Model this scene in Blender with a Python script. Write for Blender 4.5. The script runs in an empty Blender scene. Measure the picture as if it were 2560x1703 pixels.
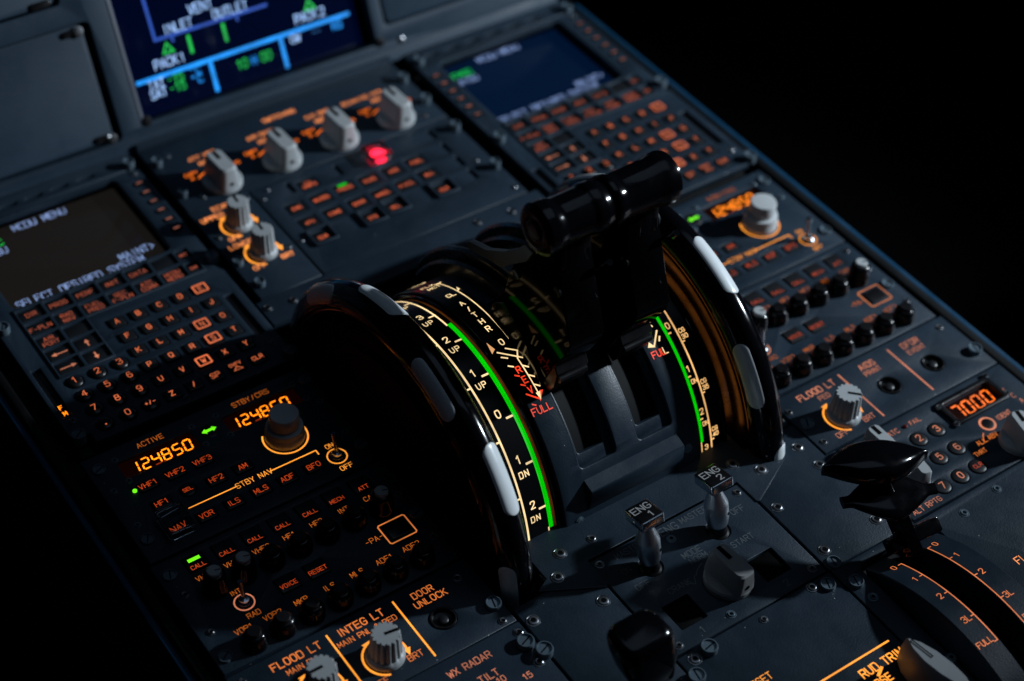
import bpy, math, random
from math import sin, cos, pi, radians
from mathutils import Vector, Matrix
random.seed(7)
S = 0.015                     # one layout unit (the pitch of the letter keys) = 15 mm
SC = bpy.context.scene
COL = SC.collection

# ------------------------------------------------------------------ camera
CAMP = (-20.716, -54.133, 54.078)
R0 = Vector((0.81776, -0.57311, 0.05302)); R1 = Vector((-0.36757, -0.59092, -0.71813)); R2 = Vector((0.44290, 0.56777, -0.69389))
cam = bpy.data.cameras.new('camera'); co = bpy.data.objects.new('camera', cam); COL.objects.link(co)
mt = Matrix((R0, -R1, -R2)).transposed().to_4x4(); mt.translation = Vector(CAMP) * S
co.matrix_world = mt
cam.sensor_width = 36; cam.lens = 4511.17 / 2560 * 36
cam.clip_start = 0.05; cam.clip_end = 60
cam.dof.use_dof = True; cam.dof.focus_distance = 69.6 * S; cam.dof.aperture_fstop = 4.1; cam.dof.aperture_blades = 0
SC.camera = co
SC.render.resolution_x = 1024; SC.render.resolution_y = 681

# ------------------------------------------------------------------ world, lamps, exposure
W = bpy.data.worlds.new('World'); SC.world = W; W.use_nodes = True
bg = W.node_tree.nodes['Background']; bg.inputs[0].default_value = (0.25, 0.5, 1.0, 1); bg.inputs[1].default_value = 0.0035
def lamp(name, loc, tgt, power, col, radius, size=None, blend=1.0):
    d = bpy.data.lights.new(name, 'SPOT' if size else 'POINT'); d.energy = power; d.color = col; d.shadow_soft_size = radius
    if size: d.spot_size = radians(size); d.spot_blend = blend
    o = bpy.data.objects.new(name, d); COL.objects.link(o); o.location = Vector(loc) * S
    o.rotation_euler = (Vector(tgt) - Vector(loc)).to_track_quat('-Z', 'Y').to_euler(); return o
lamp('dome_light', (101, -38.5, 46), (9, 7, 2), 116, (0.78, 0.90, 1.0), 0.028, 54, 1.0)
fl = bpy.data.lights.new('overhead_fill', 'AREA'); fl.energy = 0.85; fl.color = (0.55, 0.75, 1.0); fl.size = 0.9
fo = bpy.data.objects.new('overhead_fill', fl); COL.objects.link(fo); fo.location = Vector((35, -15, 95)) * S
fo.rotation_euler = (Vector((8, -12, 0)) - Vector((35, -15, 95))).to_track_quat('-Z', 'Y').to_euler()
SC.view_settings.view_transform = 'Standard'; SC.view_settings.look = 'None'
SC.view_settings.exposure = 0; SC.view_settings.gamma = 1; SC.view_settings.use_curve_mapping = False
SC.render.engine = 'CYCLES'
SC.cycles.max_bounces = 6; SC.cycles.sample_clamp_indirect = 2.0

# ------------------------------------------------------------------ materials
def mat(name, col, rough=0.5, metal=0.0, spec=0.5, coat=0.0, bump=0.0, bscale=900, mottle=0.0, emit=None, es=1.0, speck=0.0, trans=0.0):
    m = bpy.data.materials.new(name); m.use_nodes = True
    nt = m.node_tree; b = nt.nodes['Principled BSDF']
    b.inputs['Base Color'].default_value = (*col, 1); b.inputs['Roughness'].default_value = rough
    b.inputs['Metallic'].default_value = metal; b.inputs['Specular IOR Level'].default_value = spec
    b.inputs['Coat Weight'].default_value = coat; b.inputs['Transmission Weight'].default_value = trans
    tc = nt.nodes.new('ShaderNodeTexCoord')
    if emit:
        b.inputs['Emission Color'].default_value = (*emit, 1); b.inputs['Emission Strength'].default_value = es
    if bump:
        n = nt.nodes.new('ShaderNodeTexNoise'); n.inputs['Scale'].default_value = bscale; n.inputs['Detail'].default_value = 3
        nt.links.new(tc.outputs['Object'], n.inputs['Vector'])
        bu = nt.nodes.new('ShaderNodeBump'); bu.inputs['Strength'].default_value = bump; bu.inputs['Distance'].default_value = 0.0004
        nt.links.new(n.outputs['Fac'], bu.inputs['Height']); nt.links.new(bu.outputs['Normal'], b.inputs['Normal'])
    if mottle or speck:
        n = nt.nodes.new('ShaderNodeTexNoise'); n.inputs['Scale'].default_value = 45; n.inputs['Detail'].default_value = 8; n.inputs['Roughness'].default_value = 0.65
        nt.links.new(tc.outputs['Object'], n.inputs['Vector'])
        mx = nt.nodes.new('ShaderNodeMix'); mx.data_type = 'RGBA'
        mx.inputs[6].default_value = (*[c * (1 - mottle) for c in col], 1); mx.inputs[7].default_value = (*[min(1, c * (1 + mottle)) for c in col], 1)
        nt.links.new(n.outputs['Fac'], mx.inputs[0])
        last = mx.outputs[2]
        mr = nt.nodes.new('ShaderNodeMapRange'); mr.inputs[1].default_value = 0.3; mr.inputs[2].default_value = 0.7
        mr.inputs[3].default_value = rough - 0.08; mr.inputs[4].default_value = rough + 0.1
        nt.links.new(n.outputs['Fac'], mr.inputs[0]); nt.links.new(mr.outputs[0], b.inputs['Roughness'])
        if speck:      # tiny pale dust grains lying on the surface
            v = nt.nodes.new('ShaderNodeTexVoronoi'); v.inputs['Scale'].default_value = 210; v.inputs['Randomness'].default_value = 1
            nt.links.new(tc.outputs['Object'], v.inputs['Vector'])
            sep = nt.nodes.new('ShaderNodeSeparateColor'); nt.links.new(v.outputs['Color'], sep.inputs[0])
            g = nt.nodes.new('ShaderNodeMath'); g.operation = 'GREATER_THAN'; g.inputs[1].default_value = 1 - speck; nt.links.new(sep.outputs[0], g.inputs[0])
            l = nt.nodes.new('ShaderNodeMath'); l.operation = 'LESS_THAN'; l.inputs[1].default_value = 0.055; nt.links.new(v.outputs['Distance'], l.inputs[0])
            a = nt.nodes.new('ShaderNodeMath'); a.operation = 'MULTIPLY'; nt.links.new(g.outputs[0], a.inputs[0]); nt.links.new(l.outputs[0], a.inputs[1])
            m2 = nt.nodes.new('ShaderNodeMix'); m2.data_type = 'RGBA'; m2.inputs[7].default_value = (0.55, 0.6, 0.62, 1)
            nt.links.new(last, m2.inputs[6]); nt.links.new(a.outputs[0], m2.inputs[0]); last = m2.outputs[2]
        nt.links.new(last, b.inputs['Base Color'])
    return m
PANEL = mat('painted_panel', (0.0155, 0.028, 0.0435), 0.45, spec=0.3, bump=0.4, mottle=0.3, speck=0.12)
PANEL2 = mat('painted_panel_plain', (0.017, 0.030, 0.046), 0.47, spec=0.3, bump=0.3, mottle=0.14)
COVER = mat('quadrant_paint', (0.012, 0.0225, 0.036), 0.4, spec=0.35, bump=0.25, mottle=0.15, speck=0.10)
DARK = mat('dark_chassis', (0.0025, 0.003, 0.0035), 0.6, spec=0.2, mottle=0.2)
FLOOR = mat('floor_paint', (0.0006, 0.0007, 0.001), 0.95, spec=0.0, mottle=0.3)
KEY = mat('black_key', (0.012, 0.013, 0.015), 0.38, spec=0.4, bump=0.1)
GLOSS = mat('glossy_black', (0.002, 0.002, 0.003), 0.14, spec=0.34, mottle=0.1)
GLOSS2 = mat('satin_black', (0.006, 0.006, 0.007), 0.3, spec=0.45, mottle=0.15)
MIRROR = mat('polished_black', (0.002, 0.002, 0.0025), 0.07, spec=0.05)
SCALEB = mat('scale_black', (0.004, 0.004, 0.005), 0.25, spec=0.35)
KNOB = mat('grey_knob', (0.42, 0.44, 0.45), 0.4, bump=0.15, mottle=0.1)
KNOBD = mat('shaded_grey_knob', (0.27, 0.275, 0.28), 0.5, bump=0.2, mottle=0.25)  # darker grey carries the flap handle's shadow on the mode selector
KNOBW = mat('pale_grey_knob', (0.5, 0.52, 0.53), 0.38, mottle=0.06)
WHITE = mat('ivory_marker', (0.72, 0.76, 0.78), 0.3, mottle=0.03)
STEEL = mat('screw_steel', (0.26, 0.27, 0.29), 0.32, metal=1.0, mottle=0.25)
DSCREW = mat('dark_screw', (0.13, 0.18, 0.22), 0.35, metal=0.4, mottle=0.2)
CHROME = mat('chrome', (0.75, 0.80, 0.86), 0.2, metal=1.0, mottle=0.1)
BRUSH = mat('brushed_steel', (0.85, 0.9, 0.97), 0.4, metal=1.0)
_n = BRUSH.node_tree; _t = _n.nodes.new('ShaderNodeTangent'); _t.direction_type = 'RADIAL'; _t.axis = 'Z'
_n.links.new(_t.outputs[0], _n.nodes['Principled BSDF'].inputs['Tangent']); _n.nodes['Principled BSDF'].inputs['Anisotropic'].default_value = 0.6
BLUE = mat('blue_trim', (0.003, 0.045, 0.10), 0.45, mottle=0.2)
GLASS = mat('clear_guard', (0.8, 0.85, 0.9), 0.08, trans=1.0)
SCRN_D = mat('dark_screen', (0.006, 0.0055, 0.005), 0.12, spec=0.25, emit=(0.010, 0.0085, 0.0075), es=0.8)
SCRN_B = mat('navy_screen', (0.002, 0.003, 0.006), 0.12, spec=0.25, emit=(0.0005, 0.006, 0.024), es=1.0)
SCRN_S = mat('system_screen', (0.001, 0.0015, 0.004), 0.1, spec=0.2, emit=(0.0, 0.0013, 0.012), es=1.0)
WIN = mat('display_window', (0.012, 0.003, 0.002), 0.2, emit=(0.006, 0.0006, 0.0), es=0.6)
HOLE = mat('hole_black', (0.0015, 0.0015, 0.0015), 0.7, spec=0.05)
REDP = mat('red_button', (0.12, 0.004, 0.004), 0.35)
def em(name, col, s, uneven=0.3):
    m = mat(name, (0.02, 0.02, 0.02), 0.5, emit=col, es=s)     # backlit marks: the lamps behind them are not quite even
    nt = m.node_tree; tc = nt.nodes.new('ShaderNodeTexCoord'); n = nt.nodes.new('ShaderNodeTexNoise'); n.inputs['Scale'].default_value = 70; n.inputs['Detail'].default_value = 2
    mr = nt.nodes.new('ShaderNodeMapRange'); mr.inputs[1].default_value = 0.3; mr.inputs[2].default_value = 0.7; mr.inputs[3].default_value = s * (1 - uneven); mr.inputs[4].default_value = s * (1 + uneven * 0.8)
    nt.links.new(tc.outputs['Object'], n.inputs['Vector']); nt.links.new(n.outputs['Fac'], mr.inputs[0]); nt.links.new(mr.outputs[0], nt.nodes['Principled BSDF'].inputs['Emission Strength'])
    return m
OR = em('legend_orange', (1.0, 0.24, 0.045), 0.75)
ORS = em("switch_legend", (1.0, 0.30, 0.085), 1.3)
ORS2 = em("switch_legend_deep", (1.0, 0.18, 0.01), 1.25)
ORKE = em("keypad_legend", (1.0, 0.17, 0.06), 0.95)
YELR = em('scale_white_far', (1.0, 0.55, 0.2), 1.0)
PINK2 = em('flap_legend', (1.0, 0.26, 0.08), 0.8)
CYD2 = em('screen_dim_cyan', (0.02, 0.2, 0.6), 0.8)
LATCH = mat('latch_grey_black', (0.02, 0.023, 0.028), 0.35, mottle=0.2)
PANELM = mat('main_panel_paint', (0.018, 0.036, 0.058), 0.5, spec=0.3, bump=0.3, mottle=0.12)
PANELW = mat('screen_bezel_paint', (0.07, 0.08, 0.11), 0.45, mottle=0.1)  # paler colour holds the lamplight on the left bezel slope
EDGE = em('edge_glow', (1.0, 0.30, 0.05), 0.55)
GLOWR = em('added_wheel_glow', (1.0, 0.30, 0.05), 1.3)
WEB = mat('wheel_web_black', (0.009, 0.009, 0.009), 0.26, spec=0.7, mottle=0.2)
ORB = em('legend_amber', (1.0, 0.33, 0.035), 1.35)
ORK = em('key_legend', (1.0, 0.21, 0.075), 0.85)
ORD = em('dim_legend', (1.0, 0.13, 0.03), 0.35)
PINK = em('pale_legend', (1.0, 0.32, 0.17), 0.62)
SEG = em('segment_digit', (1.0, 0.23, 0.006), 2.7)
SEGD = em('dim_segment', (1.0, 0.08, 0.01), 0.3)
SEGR = em('orange_digit', (1.0, 0.16, 0.01), 1.5)
YEL = em('scale_white', (1.0, 0.72, 0.36), 1.15)
RED = em('scale_red', (1.0, 0.06, 0.02), 1.0)
GRN = em('green_band', (0.0, 0.62, 0.0), 0.95, 0.1)
GRN2 = em('green_lamp', (0.16, 0.95, 0.01), 1.2)
GRND = em('dim_green_lamp', (0.05, 0.5, 0.02), 0.45)
REDL = em('red_lamp', (1.0, 0.012, 0.04), 3.6, 0.1)
CYAN = em('screen_cyan', (0.0, 0.30, 1.0), 1.15)
CYD = em('screen_blue', (0.01, 0.09, 0.62), 0.75)
SWH = em('screen_white', (0.34, 0.56, 1.0), 1.35)
SWH2 = em('menu_white', (0.34, 0.50, 0.95), 0.85)
SGR = em('screen_green', (0.0, 0.62, 0.07), 0.95)
GREYL = mat('printed_grey', (0.09, 0.105, 0.12), 0.5)
CAPT = mat('cap_print', (0.5, 0.5, 0.5), 0.5)

# ------------------------------------------------------------------ mesh helpers
class MB:
    def __init__(s): s.v = []; s.f = []
    def add(s, vs, fs):
        b = len(s.v); s.v += [tuple(v) for v in vs]; s.f += [tuple(b + i for i in f) for f in fs]; return s
    def loft(s, rings, cap0=True, cap1=True, closed=True):
        n = len(rings[0]); vs = [p for r in rings for p in r]; fs = []
        for k in range(len(rings) - 1):
            for i in range(n if closed else n - 1):
                j = (i + 1) % n; fs.append((k * n + i, k * n + j, (k + 1) * n + j, (k + 1) * n + i))
        if cap0: fs.append(tuple(range(n - 1, -1, -1)))
        if cap1: fs.append(tuple((len(rings) - 1) * n + i for i in range(n)))
        return s.add(vs, fs)
    def tf(s, M): s.v = [tuple(M @ Vector(v)) for v in s.v]; return s
    def map(s, fn): s.v = [tuple(fn(*v)) for v in s.v]; return s
    def join(s, o): return s.add(o.v, o.f)
def rrect(x0, x1, y0, y1, r=0.08, n=4):
    o = []
    r = min(r, (x1 - x0) / 2 - 1e-4, (y1 - y0) / 2 - 1e-4)
    for cx, cy, a in ((x1 - r, y0 + r, -90), (x1 - r, y1 - r, 0), (x0 + r, y1 - r, 90), (x0 + r, y0 + r, 180)):
        for i in range(n + 1):
            t = radians(a + 90 * i / n); o.append((cx + r * cos(t), cy + r * sin(t)))
    return o
def slab(x0, x1, y0, y1, z0, z1, c=0.03, r=0.08, n=3, mb=None):
    mb = mb or MB()
    rs = []
    for z, d in ((z0, 0), (z1 - c, 0), (z1 - c * 0.3, c * 0.3), (z1, c)):
        rs.append([(x, y, z) for x, y in rrect(x0 + d, x1 - d, y0 + d, y1 - d, max(r - d, 0.01), n)])
    return mb.loft(rs)
def lathe(prof, cx=0, cy=0, n=32, flute=0, fd=0.0, mb=None, z0cap=True):
    mb = mb or MB(); rs = []
    for pr in prof:
        r, z = pr[0], pr[1]; fl = pr[2] if len(pr) > 2 else 0
        rs.append([(cx + (r * (1 - fd * fl * (0.5 + 0.5 * cos(flute * 2 * pi * i / n)) ** 2)) * cos(2 * pi * i / n), cy + (r * (1 - fd * fl * (0.5 + 0.5 * cos(flute * 2 * pi * i / n)) ** 2)) * sin(2 * pi * i / n), z) for i in range(n)])
    return mb.loft(rs)
YC, ZC = -12.8, -1.75       # axle of the trim wheels and levers
def pol(X, a, r): t = radians(a); return (X, YC - r * cos(t), ZC + r * sin(t))
def arcband(x0, x1, r0, r1, a0, a1, n=60, c=0.0, mb=None):
    mb = mb or MB(); rs = []
    for i in range(n + 1):
        a = a0 + (a1 - a0) * i / n
        if c: sec = [(x0, r0), (x1, r0), (x1, r1 - c), (x1 - c, r1), (x0 + c, r1), (x0, r1 - c)]
        else: sec = [(x0, r0), (x1, r0), (x1, r1), (x0, r1)]
        rs.append([pol(x, a, r) for x, r in sec])
    return mb.loft(rs)
def ring(prof, a0=0, a1=360, n=120, mb=None):     # section (x, r) swept round the axle
    mb = mb or MB(); full = abs(a1 - a0 - 360) < 1e-6
    rs = [[pol(x, a0 + (a1 - a0) * i / n, r) for x, r in prof] for i in range(n + 1)]
    return mb.loft(rs, cap0=not full, cap1=not full)
def polyx(pts, x0, x1, c=0.05, mb=None):          # outline of (r, angle) thickened along the axle, edges eased
    mb = mb or MB()
    P = [pol(0, a, r) for r, a in pts]; cy = sum(p[1] for p in P) / len(P); cz = sum(p[2] for p in P) / len(P)
    def rg(x, d):
        o = []
        for p in P:
            L = math.hypot(p[1] - cy, p[2] - cz); k = max(0, 1 - d / L); o.append((x, cy + (p[1] - cy) * k, cz + (p[2] - cz) * k))
        return o
    return mb.loft([rg(x0, c), rg(x0 + c, 0), rg(x1 - c, 0), rg(x1, c)])
def tube(pts, r, n=8, mb=None, r2=None):
    mb = mb or MB(); rs = []
    for i, p in enumerate(pts):
        p = Vector(p); a = Vector(pts[max(i - 1, 0)]); b = Vector(pts[min(i + 1, len(pts) - 1)])
        d = (b - a).normalized(); u = d.orthogonal().normalized(); w = d.cross(u); rr = r if r2 is None else r + (r2 - r) * i / (len(pts) - 1)
        rs.append([tuple(p + u * rr * cos(2 * pi * k / n) + w * rr * sin(2 * pi * k / n)) for k in range(n)])
    return mb.loft(rs)
def obj(name, mb, m, parent=None, smooth=35):
    org = Vector(parent['_o']) if parent is not None else Vector((0, 0, 0))
    me = bpy.data.meshes.new(name)
    me.from_pydata([tuple((Vector(v) - org) * S) for v in mb.v], [], mb.f)
    me.materials.append(m); me.update()
    import bmesh
    bm = bmesh.new(); bm.from_mesh(me); bmesh.ops.recalc_face_normals(bm, faces=bm.faces); bm.to_mesh(me); bm.free()
    for p in me.polygons: p.use_smooth = True
    me.set_sharp_from_angle(angle=radians(smooth))
    o = bpy.data.objects.new(name, me); COL.objects.link(o)
    if parent is not None: o.parent = parent
    o['_o'] = tuple(org)
    return o
def flat(name, mb, m, parent):                    # emissive or printed marks: keep the face order as built
    org = Vector(parent['_o']); me = bpy.data.meshes.new(name)
    me.from_pydata([tuple((Vector(v) - org) * S) for v in mb.v], [], mb.f); me.materials.append(m); me.update()
    o = bpy.data.objects.new(name, me); COL.objects.link(o); o.parent = parent; o['_o'] = tuple(org); return o
def thing(name, label, cat, loc=(0, 0, 0), group=None):
    o = bpy.data.objects.new(name, None); COL.objects.link(o); o.location = Vector(loc) * S; o['_o'] = tuple(loc)
    o['label'] = label; o['category'] = cat; o.empty_display_size = 0.01
    if group: o['group'] = group
    return o
def tag(o, label, cat, group=None):
    o['label'] = label; o['category'] = cat
    if group: o['group'] = group
    return o
def dup(root, dx, label, group=None, skip=()):
    def cp(o, par):
        c = o.copy(); COL.objects.link(c)
        if par is not None: c.parent = par
        for ch in list(o.children):
            if ch.name.split('.')[0] in skip: continue
            cp(ch, c)
        return c
    r = cp(root, None); r.location = root.location + Vector(dx) * S; r['label'] = label
    org = Vector(root['_o']) + Vector(dx); r['_o'] = tuple(org)
    if group: r['group'] = group
    return r
def plate(name, outline, holes, z0, z1, m, parent=None, bev=0.035, fn=None, cuts=()):
    cu = bpy.data.curves.new('tmp', 'CURVE'); cu.dimensions = '2D'; cu.fill_mode = 'BOTH'
    for poly in [outline] + list(holes):
        sp = cu.splines.new('POLY'); sp.points.add(len(poly) - 1); sp.use_cyclic_u = True
        for i, (x, y) in enumerate(poly): sp.points[i].co = (x, y, 0, 1)
    h = z1 - z0; cu.extrude = max(h / 2 - bev, 1e-4); cu.bevel_depth = bev; cu.bevel_resolution = 1; cu.offset = -bev
    t = bpy.data.objects.new('tmp', cu); COL.objects.link(t)
    dg = bpy.context.evaluated_depsgraph_get(); dg.update()
    me = bpy.data.meshes.new_from_object(t.evaluated_get(dg), depsgraph=dg)
    zc = (z0 + z1) / 2
    mb = MB(); mb.v = [(v.co.x, v.co.y, v.co.z + zc) for v in me.vertices]; mb.f = [tuple(p.vertices) for p in me.polygons]
    bpy.data.objects.remove(t); bpy.data.curves.remove(cu); bpy.data.meshes.remove(me)
    if cuts:
        import bmesh
        bm = bmesh.new(); vv = [bm.verts.new(v) for v in mb.v]
        for f in mb.f:
            try: bm.faces.new([vv[i] for i in f])
            except ValueError: pass
        bmesh.ops.remove_doubles(bm, verts=bm.verts, dist=1e-4)
        for c in cuts: bmesh.ops.bisect_plane(bm, geom=bm.verts[:] + bm.edges[:] + bm.faces[:], plane_co=(0, c, 0), plane_no=(0, 1, 0), dist=1e-5)
        bm.verts.index_update(); mb.v = [tuple(v.co) for v in bm.verts]; mb.f = [tuple(v.index for v in f.verts) for f in bm.faces]; bm.free()
    if fn: mb.map(fn)
    # weld duplicate vertices so that bevels shade smoothly
    idx = {}; nv = []; mp = []
    for v in mb.v:
        k = (round(v[0], 4), round(v[1], 4), round(v[2], 4))
        if k not in idx: idx[k] = len(nv); nv.append(v)
        mp.append(idx[k])
    mb.v = nv; mb.f = [f2 for f2 in (tuple(dict.fromkeys(mp[i] for i in f)) for f in mb.f) if len(f2) > 2]
    return obj(name, mb, m, parent, smooth=50)

# ------------------------------------------------------------------ stroke lettering
# glyph box 4 wide, 6 high; 'r' strokes are rounded; a trailing 'c' closes a stroke
GL = {'A': ['0 0 2 6 4 0', '0.8 2 3.2 2'], 'B': ['0 3.2 2.6 3.2', 'r0 6 0 6 2.4 6 3.6 6 3.6 3.2 2.4 3.2', 'r2.4 3.2 4 3.2 4 0 2.4 0 0 0', '0 0 0 6'],
 'C': ['r4 4.8 3.4 6 0 6 0 0 3.4 0 4 1.2'], 'D': ['r0 0 0 0 2 0 4 0 4 6 2 6 0 6', '0 6 0 0'], 'E': ['4 6 0 6 0 0 4 0', '0 3.1 3.4 3.1'], 'F': ['4 6 0 6 0 0', '0 3.1 3.2 3.1'],
 'G': ['r4 4.8 3.4 6 0 6 0 0 4 0 4 2.8', '4 2.8 2.2 2.8'], 'H': ['0 0 0 6', '4 0 4 6', '0 3 4 3'], 'I': ['2 0 2 6'], 'J': ['r3.4 6 3.4 0 0 0 0 1.8'], 'K': ['0 0 0 6', '4 6 0 2.6', '1.2 3.6 4 0'],
 'L': ['0 6 0 0 3.8 0'], 'M': ['0 0 0 6 2 1.6 4 6 4 0'], 'N': ['0 0 0 6 4 0 4 6'], 'O': ['r2 6 0 6 0 0 4 0 4 6c'], 'P': ['0 0 0 6', 'r0 6 2 6 4 6 4 2.8 2 2.8 0 2.8'],
 'Q': ['r2 6 0 6 0 0 4 0 4 6c', '2.6 1.6 4.2 -0.2'], 'R': ['0 0 0 6', 'r0 6 2 6 4 6 4 2.9 2 2.9 0 2.9', '2.2 2.9 4 0'], 'S': ['r3.9 5 3.4 6 0.1 6 0.1 3.1 3.9 2.9 3.9 0 0.4 0 0 1'],
 'T': ['0 6 4 6', '2 6 2 0'], 'U': ['r0 6 0 0 4 0 4 6'], 'V': ['0 6 2 0 4 6'], 'W': ['-0.3 6 0.9 0 2 4.6 3.1 0 4.3 6'], 'X': ['0 0 4 6', '0 6 4 0'], 'Y': ['0 6 2 3 4 6', '2 3 2 0'], 'Z': ['0 6 4 6 0 0 4 0'],
 '0': ['r2 6 0 6 0 0 4 0 4 6c'], '1': ['0.6 4.6 2.2 6 2.2 0'], '2': ['r0.1 4.6 0.2 6 4 6 4 3.6 0 0', '0 0 4 0'], '3': ['r0.1 5 0.3 6 3.8 6 3.8 3.2 1.6 3.2', 'r1.6 3.2 4 3.2 4 0 0.3 0 0 1.2'],
 '4': ['3 0 3 6 0 1.8 4.2 1.8'], '5': ['3.8 6 0.5 6 0.2 3.2', 'r0.2 3.2 1 3.8 4 3.9 4 0 0.3 0 0 1'], '6': ['r3.6 5.4 3 6 0 6 0 0 4 0 4 3.6 0.6 3.6 0 2.4'], '7': ['0 6 4 6 1.4 0'],
 '8': ['r2 6 0.3 6 0.3 3.2 3.7 3.2 3.7 6c', 'r2 3.2 0 3.2 0 0 4 0 4 3.2c'], '9': ['r0.4 0.6 1 0 4 0 4 6 0 6 0 2.5 3.4 2.5 4 3.6'], '-': ['0.6 3 3.4 3'], '/': ['0.8 0 3.2 6'], '.': ['1.8 0.1 2.2 0.1'],
 '+': ['0.4 3 3.6 3', '2 1.4 2 4.6'], '&': ['4 0 0.6 4.6', 'r0.6 4.6 0.8 6 2.8 6 2.8 4.4 0 2.4 0 0 3 0 4 2.6'], '<': ['3.6 5.4 0.6 3 3.6 0.6'], '>': ['0.6 5.4 3.6 3 0.6 0.6'], ':': ['2 1 2 1.6', '2 4 2 4.6'], "'": ['r1.4 6 0.4 6 0.4 4.6 2 4.6 2 6c'], ' ': []}
NARROW = {'I': 1.6, '.': 1.6, '1': 3.0, ':': 2, "'": 2.4, ' ': 2.6, '/': 4, '-': 4}
def chaikin(p, closed, it=2):
    for _ in range(it):
        q = [] if closed else [p[0]]
        n = len(p)
        for i in range(n if closed else n - 1):
            a = p[i]; b = p[(i + 1) % n]
            q += [(a[0] * .75 + b[0] * .25, a[1] * .75 + b[1] * .25), (a[0] * .25 + b[0] * .75, a[1] * .25 + b[1] * .75)]
        if not closed: q.append(p[-1])
        p = q
    return p
GC = {}
TS = 0.9; SW = 0.68
def glyph(ch):
    if ch not in GC:
        out = []
        for s in GL.get(ch, []):
            rd = s[0] == 'r'; s = s.lstrip('r'); cl = s.endswith('c'); s = s.rstrip('c')
            v = list(map(float, s.split())); p = list(zip(v[::2], v[1::2]))
            if rd: out.append((chaikin(p, cl), cl)); continue
            # straight letters: break the stroke at sharp corners
            cur = [p[0]]
            for i in range(1, len(p)):
                cur.append(p[i])
                if i < len(p) - 1:
                    a = Vector(p[i]) - Vector(p[i - 1]); b = Vector(p[i + 1]) - Vector(p[i])
                    if a.angle(b) > radians(100): out.append((cur, False)); cur = [p[i]]
            out.append((cur, False))
        GC[ch] = out
    return GC[ch]
def ribbon(mb, pts, w, z, closed=False, cap=True):
    n = len(pts); L = []; Rr = []
    for i in range(n):
        p = Vector(pts[i]); a = Vector(pts[(i - 1) % n]) if (closed or i > 0) else None; b = Vector(pts[(i + 1) % n]) if (closed or i < n - 1) else None
        d1 = (p - a) if a is not None else None; d2 = (b - p) if b is not None else None
        if d1 is not None and d1.length < 1e-9: d1 = None
        if d2 is not None and d2.length < 1e-9: d2 = None
        if d1 is None and d2 is None: d1 = Vector((1, 0))
        if d1 is None: d1 = d2
        if d2 is None: d2 = d1
        d1 = d1.normalized(); d2 = d2.normalized()
        n1 = Vector((-d1.y, d1.x)); n2 = Vector((-d2.y, d2.x)); m = n1 + n2
        if m.length < 0.3: m = n1
        m.normalize(); k = min(1.5, 1 / max(0.5, m.dot(n1)))
        q = p
        if cap and not closed:
            if i == 0: q = p - d2 * w * 0.35
            if i == n - 1: q = p + d1 * w * 0.35
        L.append(q + m * w / 2 * k); Rr.append(q - m * w / 2 * k)
    vs = [(v.x, v.y, z) for v in L + Rr]
    mb.add(vs, [(i, (i + 1) % n, n + (i + 1) % n, n + i)[::-1] for i in range(n if closed else n - 1)])
def twidth(t, h, asp=0.62, gap=1.5):
    k = h / 6; sx = asp / 0.667
    return sum(NARROW.get(c, 4) + gap for c in t) * k * sx - gap * k * sx
def text(mb, t, x, y, h, w=None, z=0.0, asp=0.62, gap=1.5, align='c', mono=0):
    """centre of the text at x, y (or its left end)"""
    w = (w or h * 0.15) * SW * (TS if TS < 1 else 1); h *= TS; mono *= 1; k = h / 6; sx = k * asp / 0.667
    wd = twidth(t, h, asp, gap) if not mono else mono * len(t) - (mono - 4 * sx)
    X = x - wd / 2 if align == 'c' else x; c = 0
    for ch in t:
        nw = NARROW.get(ch, 4); off = (4 - nw) / 2 if not mono else 0
        for p, cl in glyph(ch):
            ribbon(mb, [(X + (a - off) * sx, y - h / 2 + b * k) for a, b in p], w, z + 0.0015 * (c % 3), cl); c += 1
        X += (nw + gap) * sx if not mono else mono
    return mb
def T(items, z, base=None):
    mb = base or MB()
    for it in items:
        t, x, y, h = it[:4]; kw = it[4] if len(it) > 4 else {}
        text(mb, t, x, y, h, z=z, **kw)
    return mb
def arcpts(cx, cy, r, a0, a1, n=24): return [(cx + r * cos(radians(a0 + (a1 - a0) * i / n)), cy + r * sin(radians(a0 + (a1 - a0) * i / n))) for i in range(n + 1)]
SEGS = {'0': 'abcdef', '1': 'bc', '2': 'abged', '3': 'abgcd', '4': 'fgbc', '5': 'afgcd', '6': 'afgedc', '7': 'abc', '8': 'abcdefg'}
def seg7(mb, s, x, y, h, pitch, wd, z, w=None, slant=0.12):
    w = w or h * 0.13
    for ch in s:
        if ch == '.':
            ribbon(mb, [(x - pitch * 0.28, y), (x - pitch * 0.28 + 0.02, y)], w, z); continue
        g = h * 0.05; hh = h / 2
        P = dict(a=((g, h), (wd - g, h)), b=((wd, h - g), (wd, hh + g)), c=((wd, hh - g), (wd, g)), d=((g, 0), (wd - g, 0)), e=((0, hh - g), (0, g)), f=((0, h - g), (0, hh + g)), g=((g, hh), (wd - g, hh)))
        for sgm in SEGS[ch]:
            if ch == '1': pass
            a, b = P[sgm]; ribbon(mb, [(x + a[0] + a[1] * slant, y + a[1]), (x + b[0] + b[1] * slant, y + b[1])], w, z, cap=False)
        x += pitch
    return mb

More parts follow.
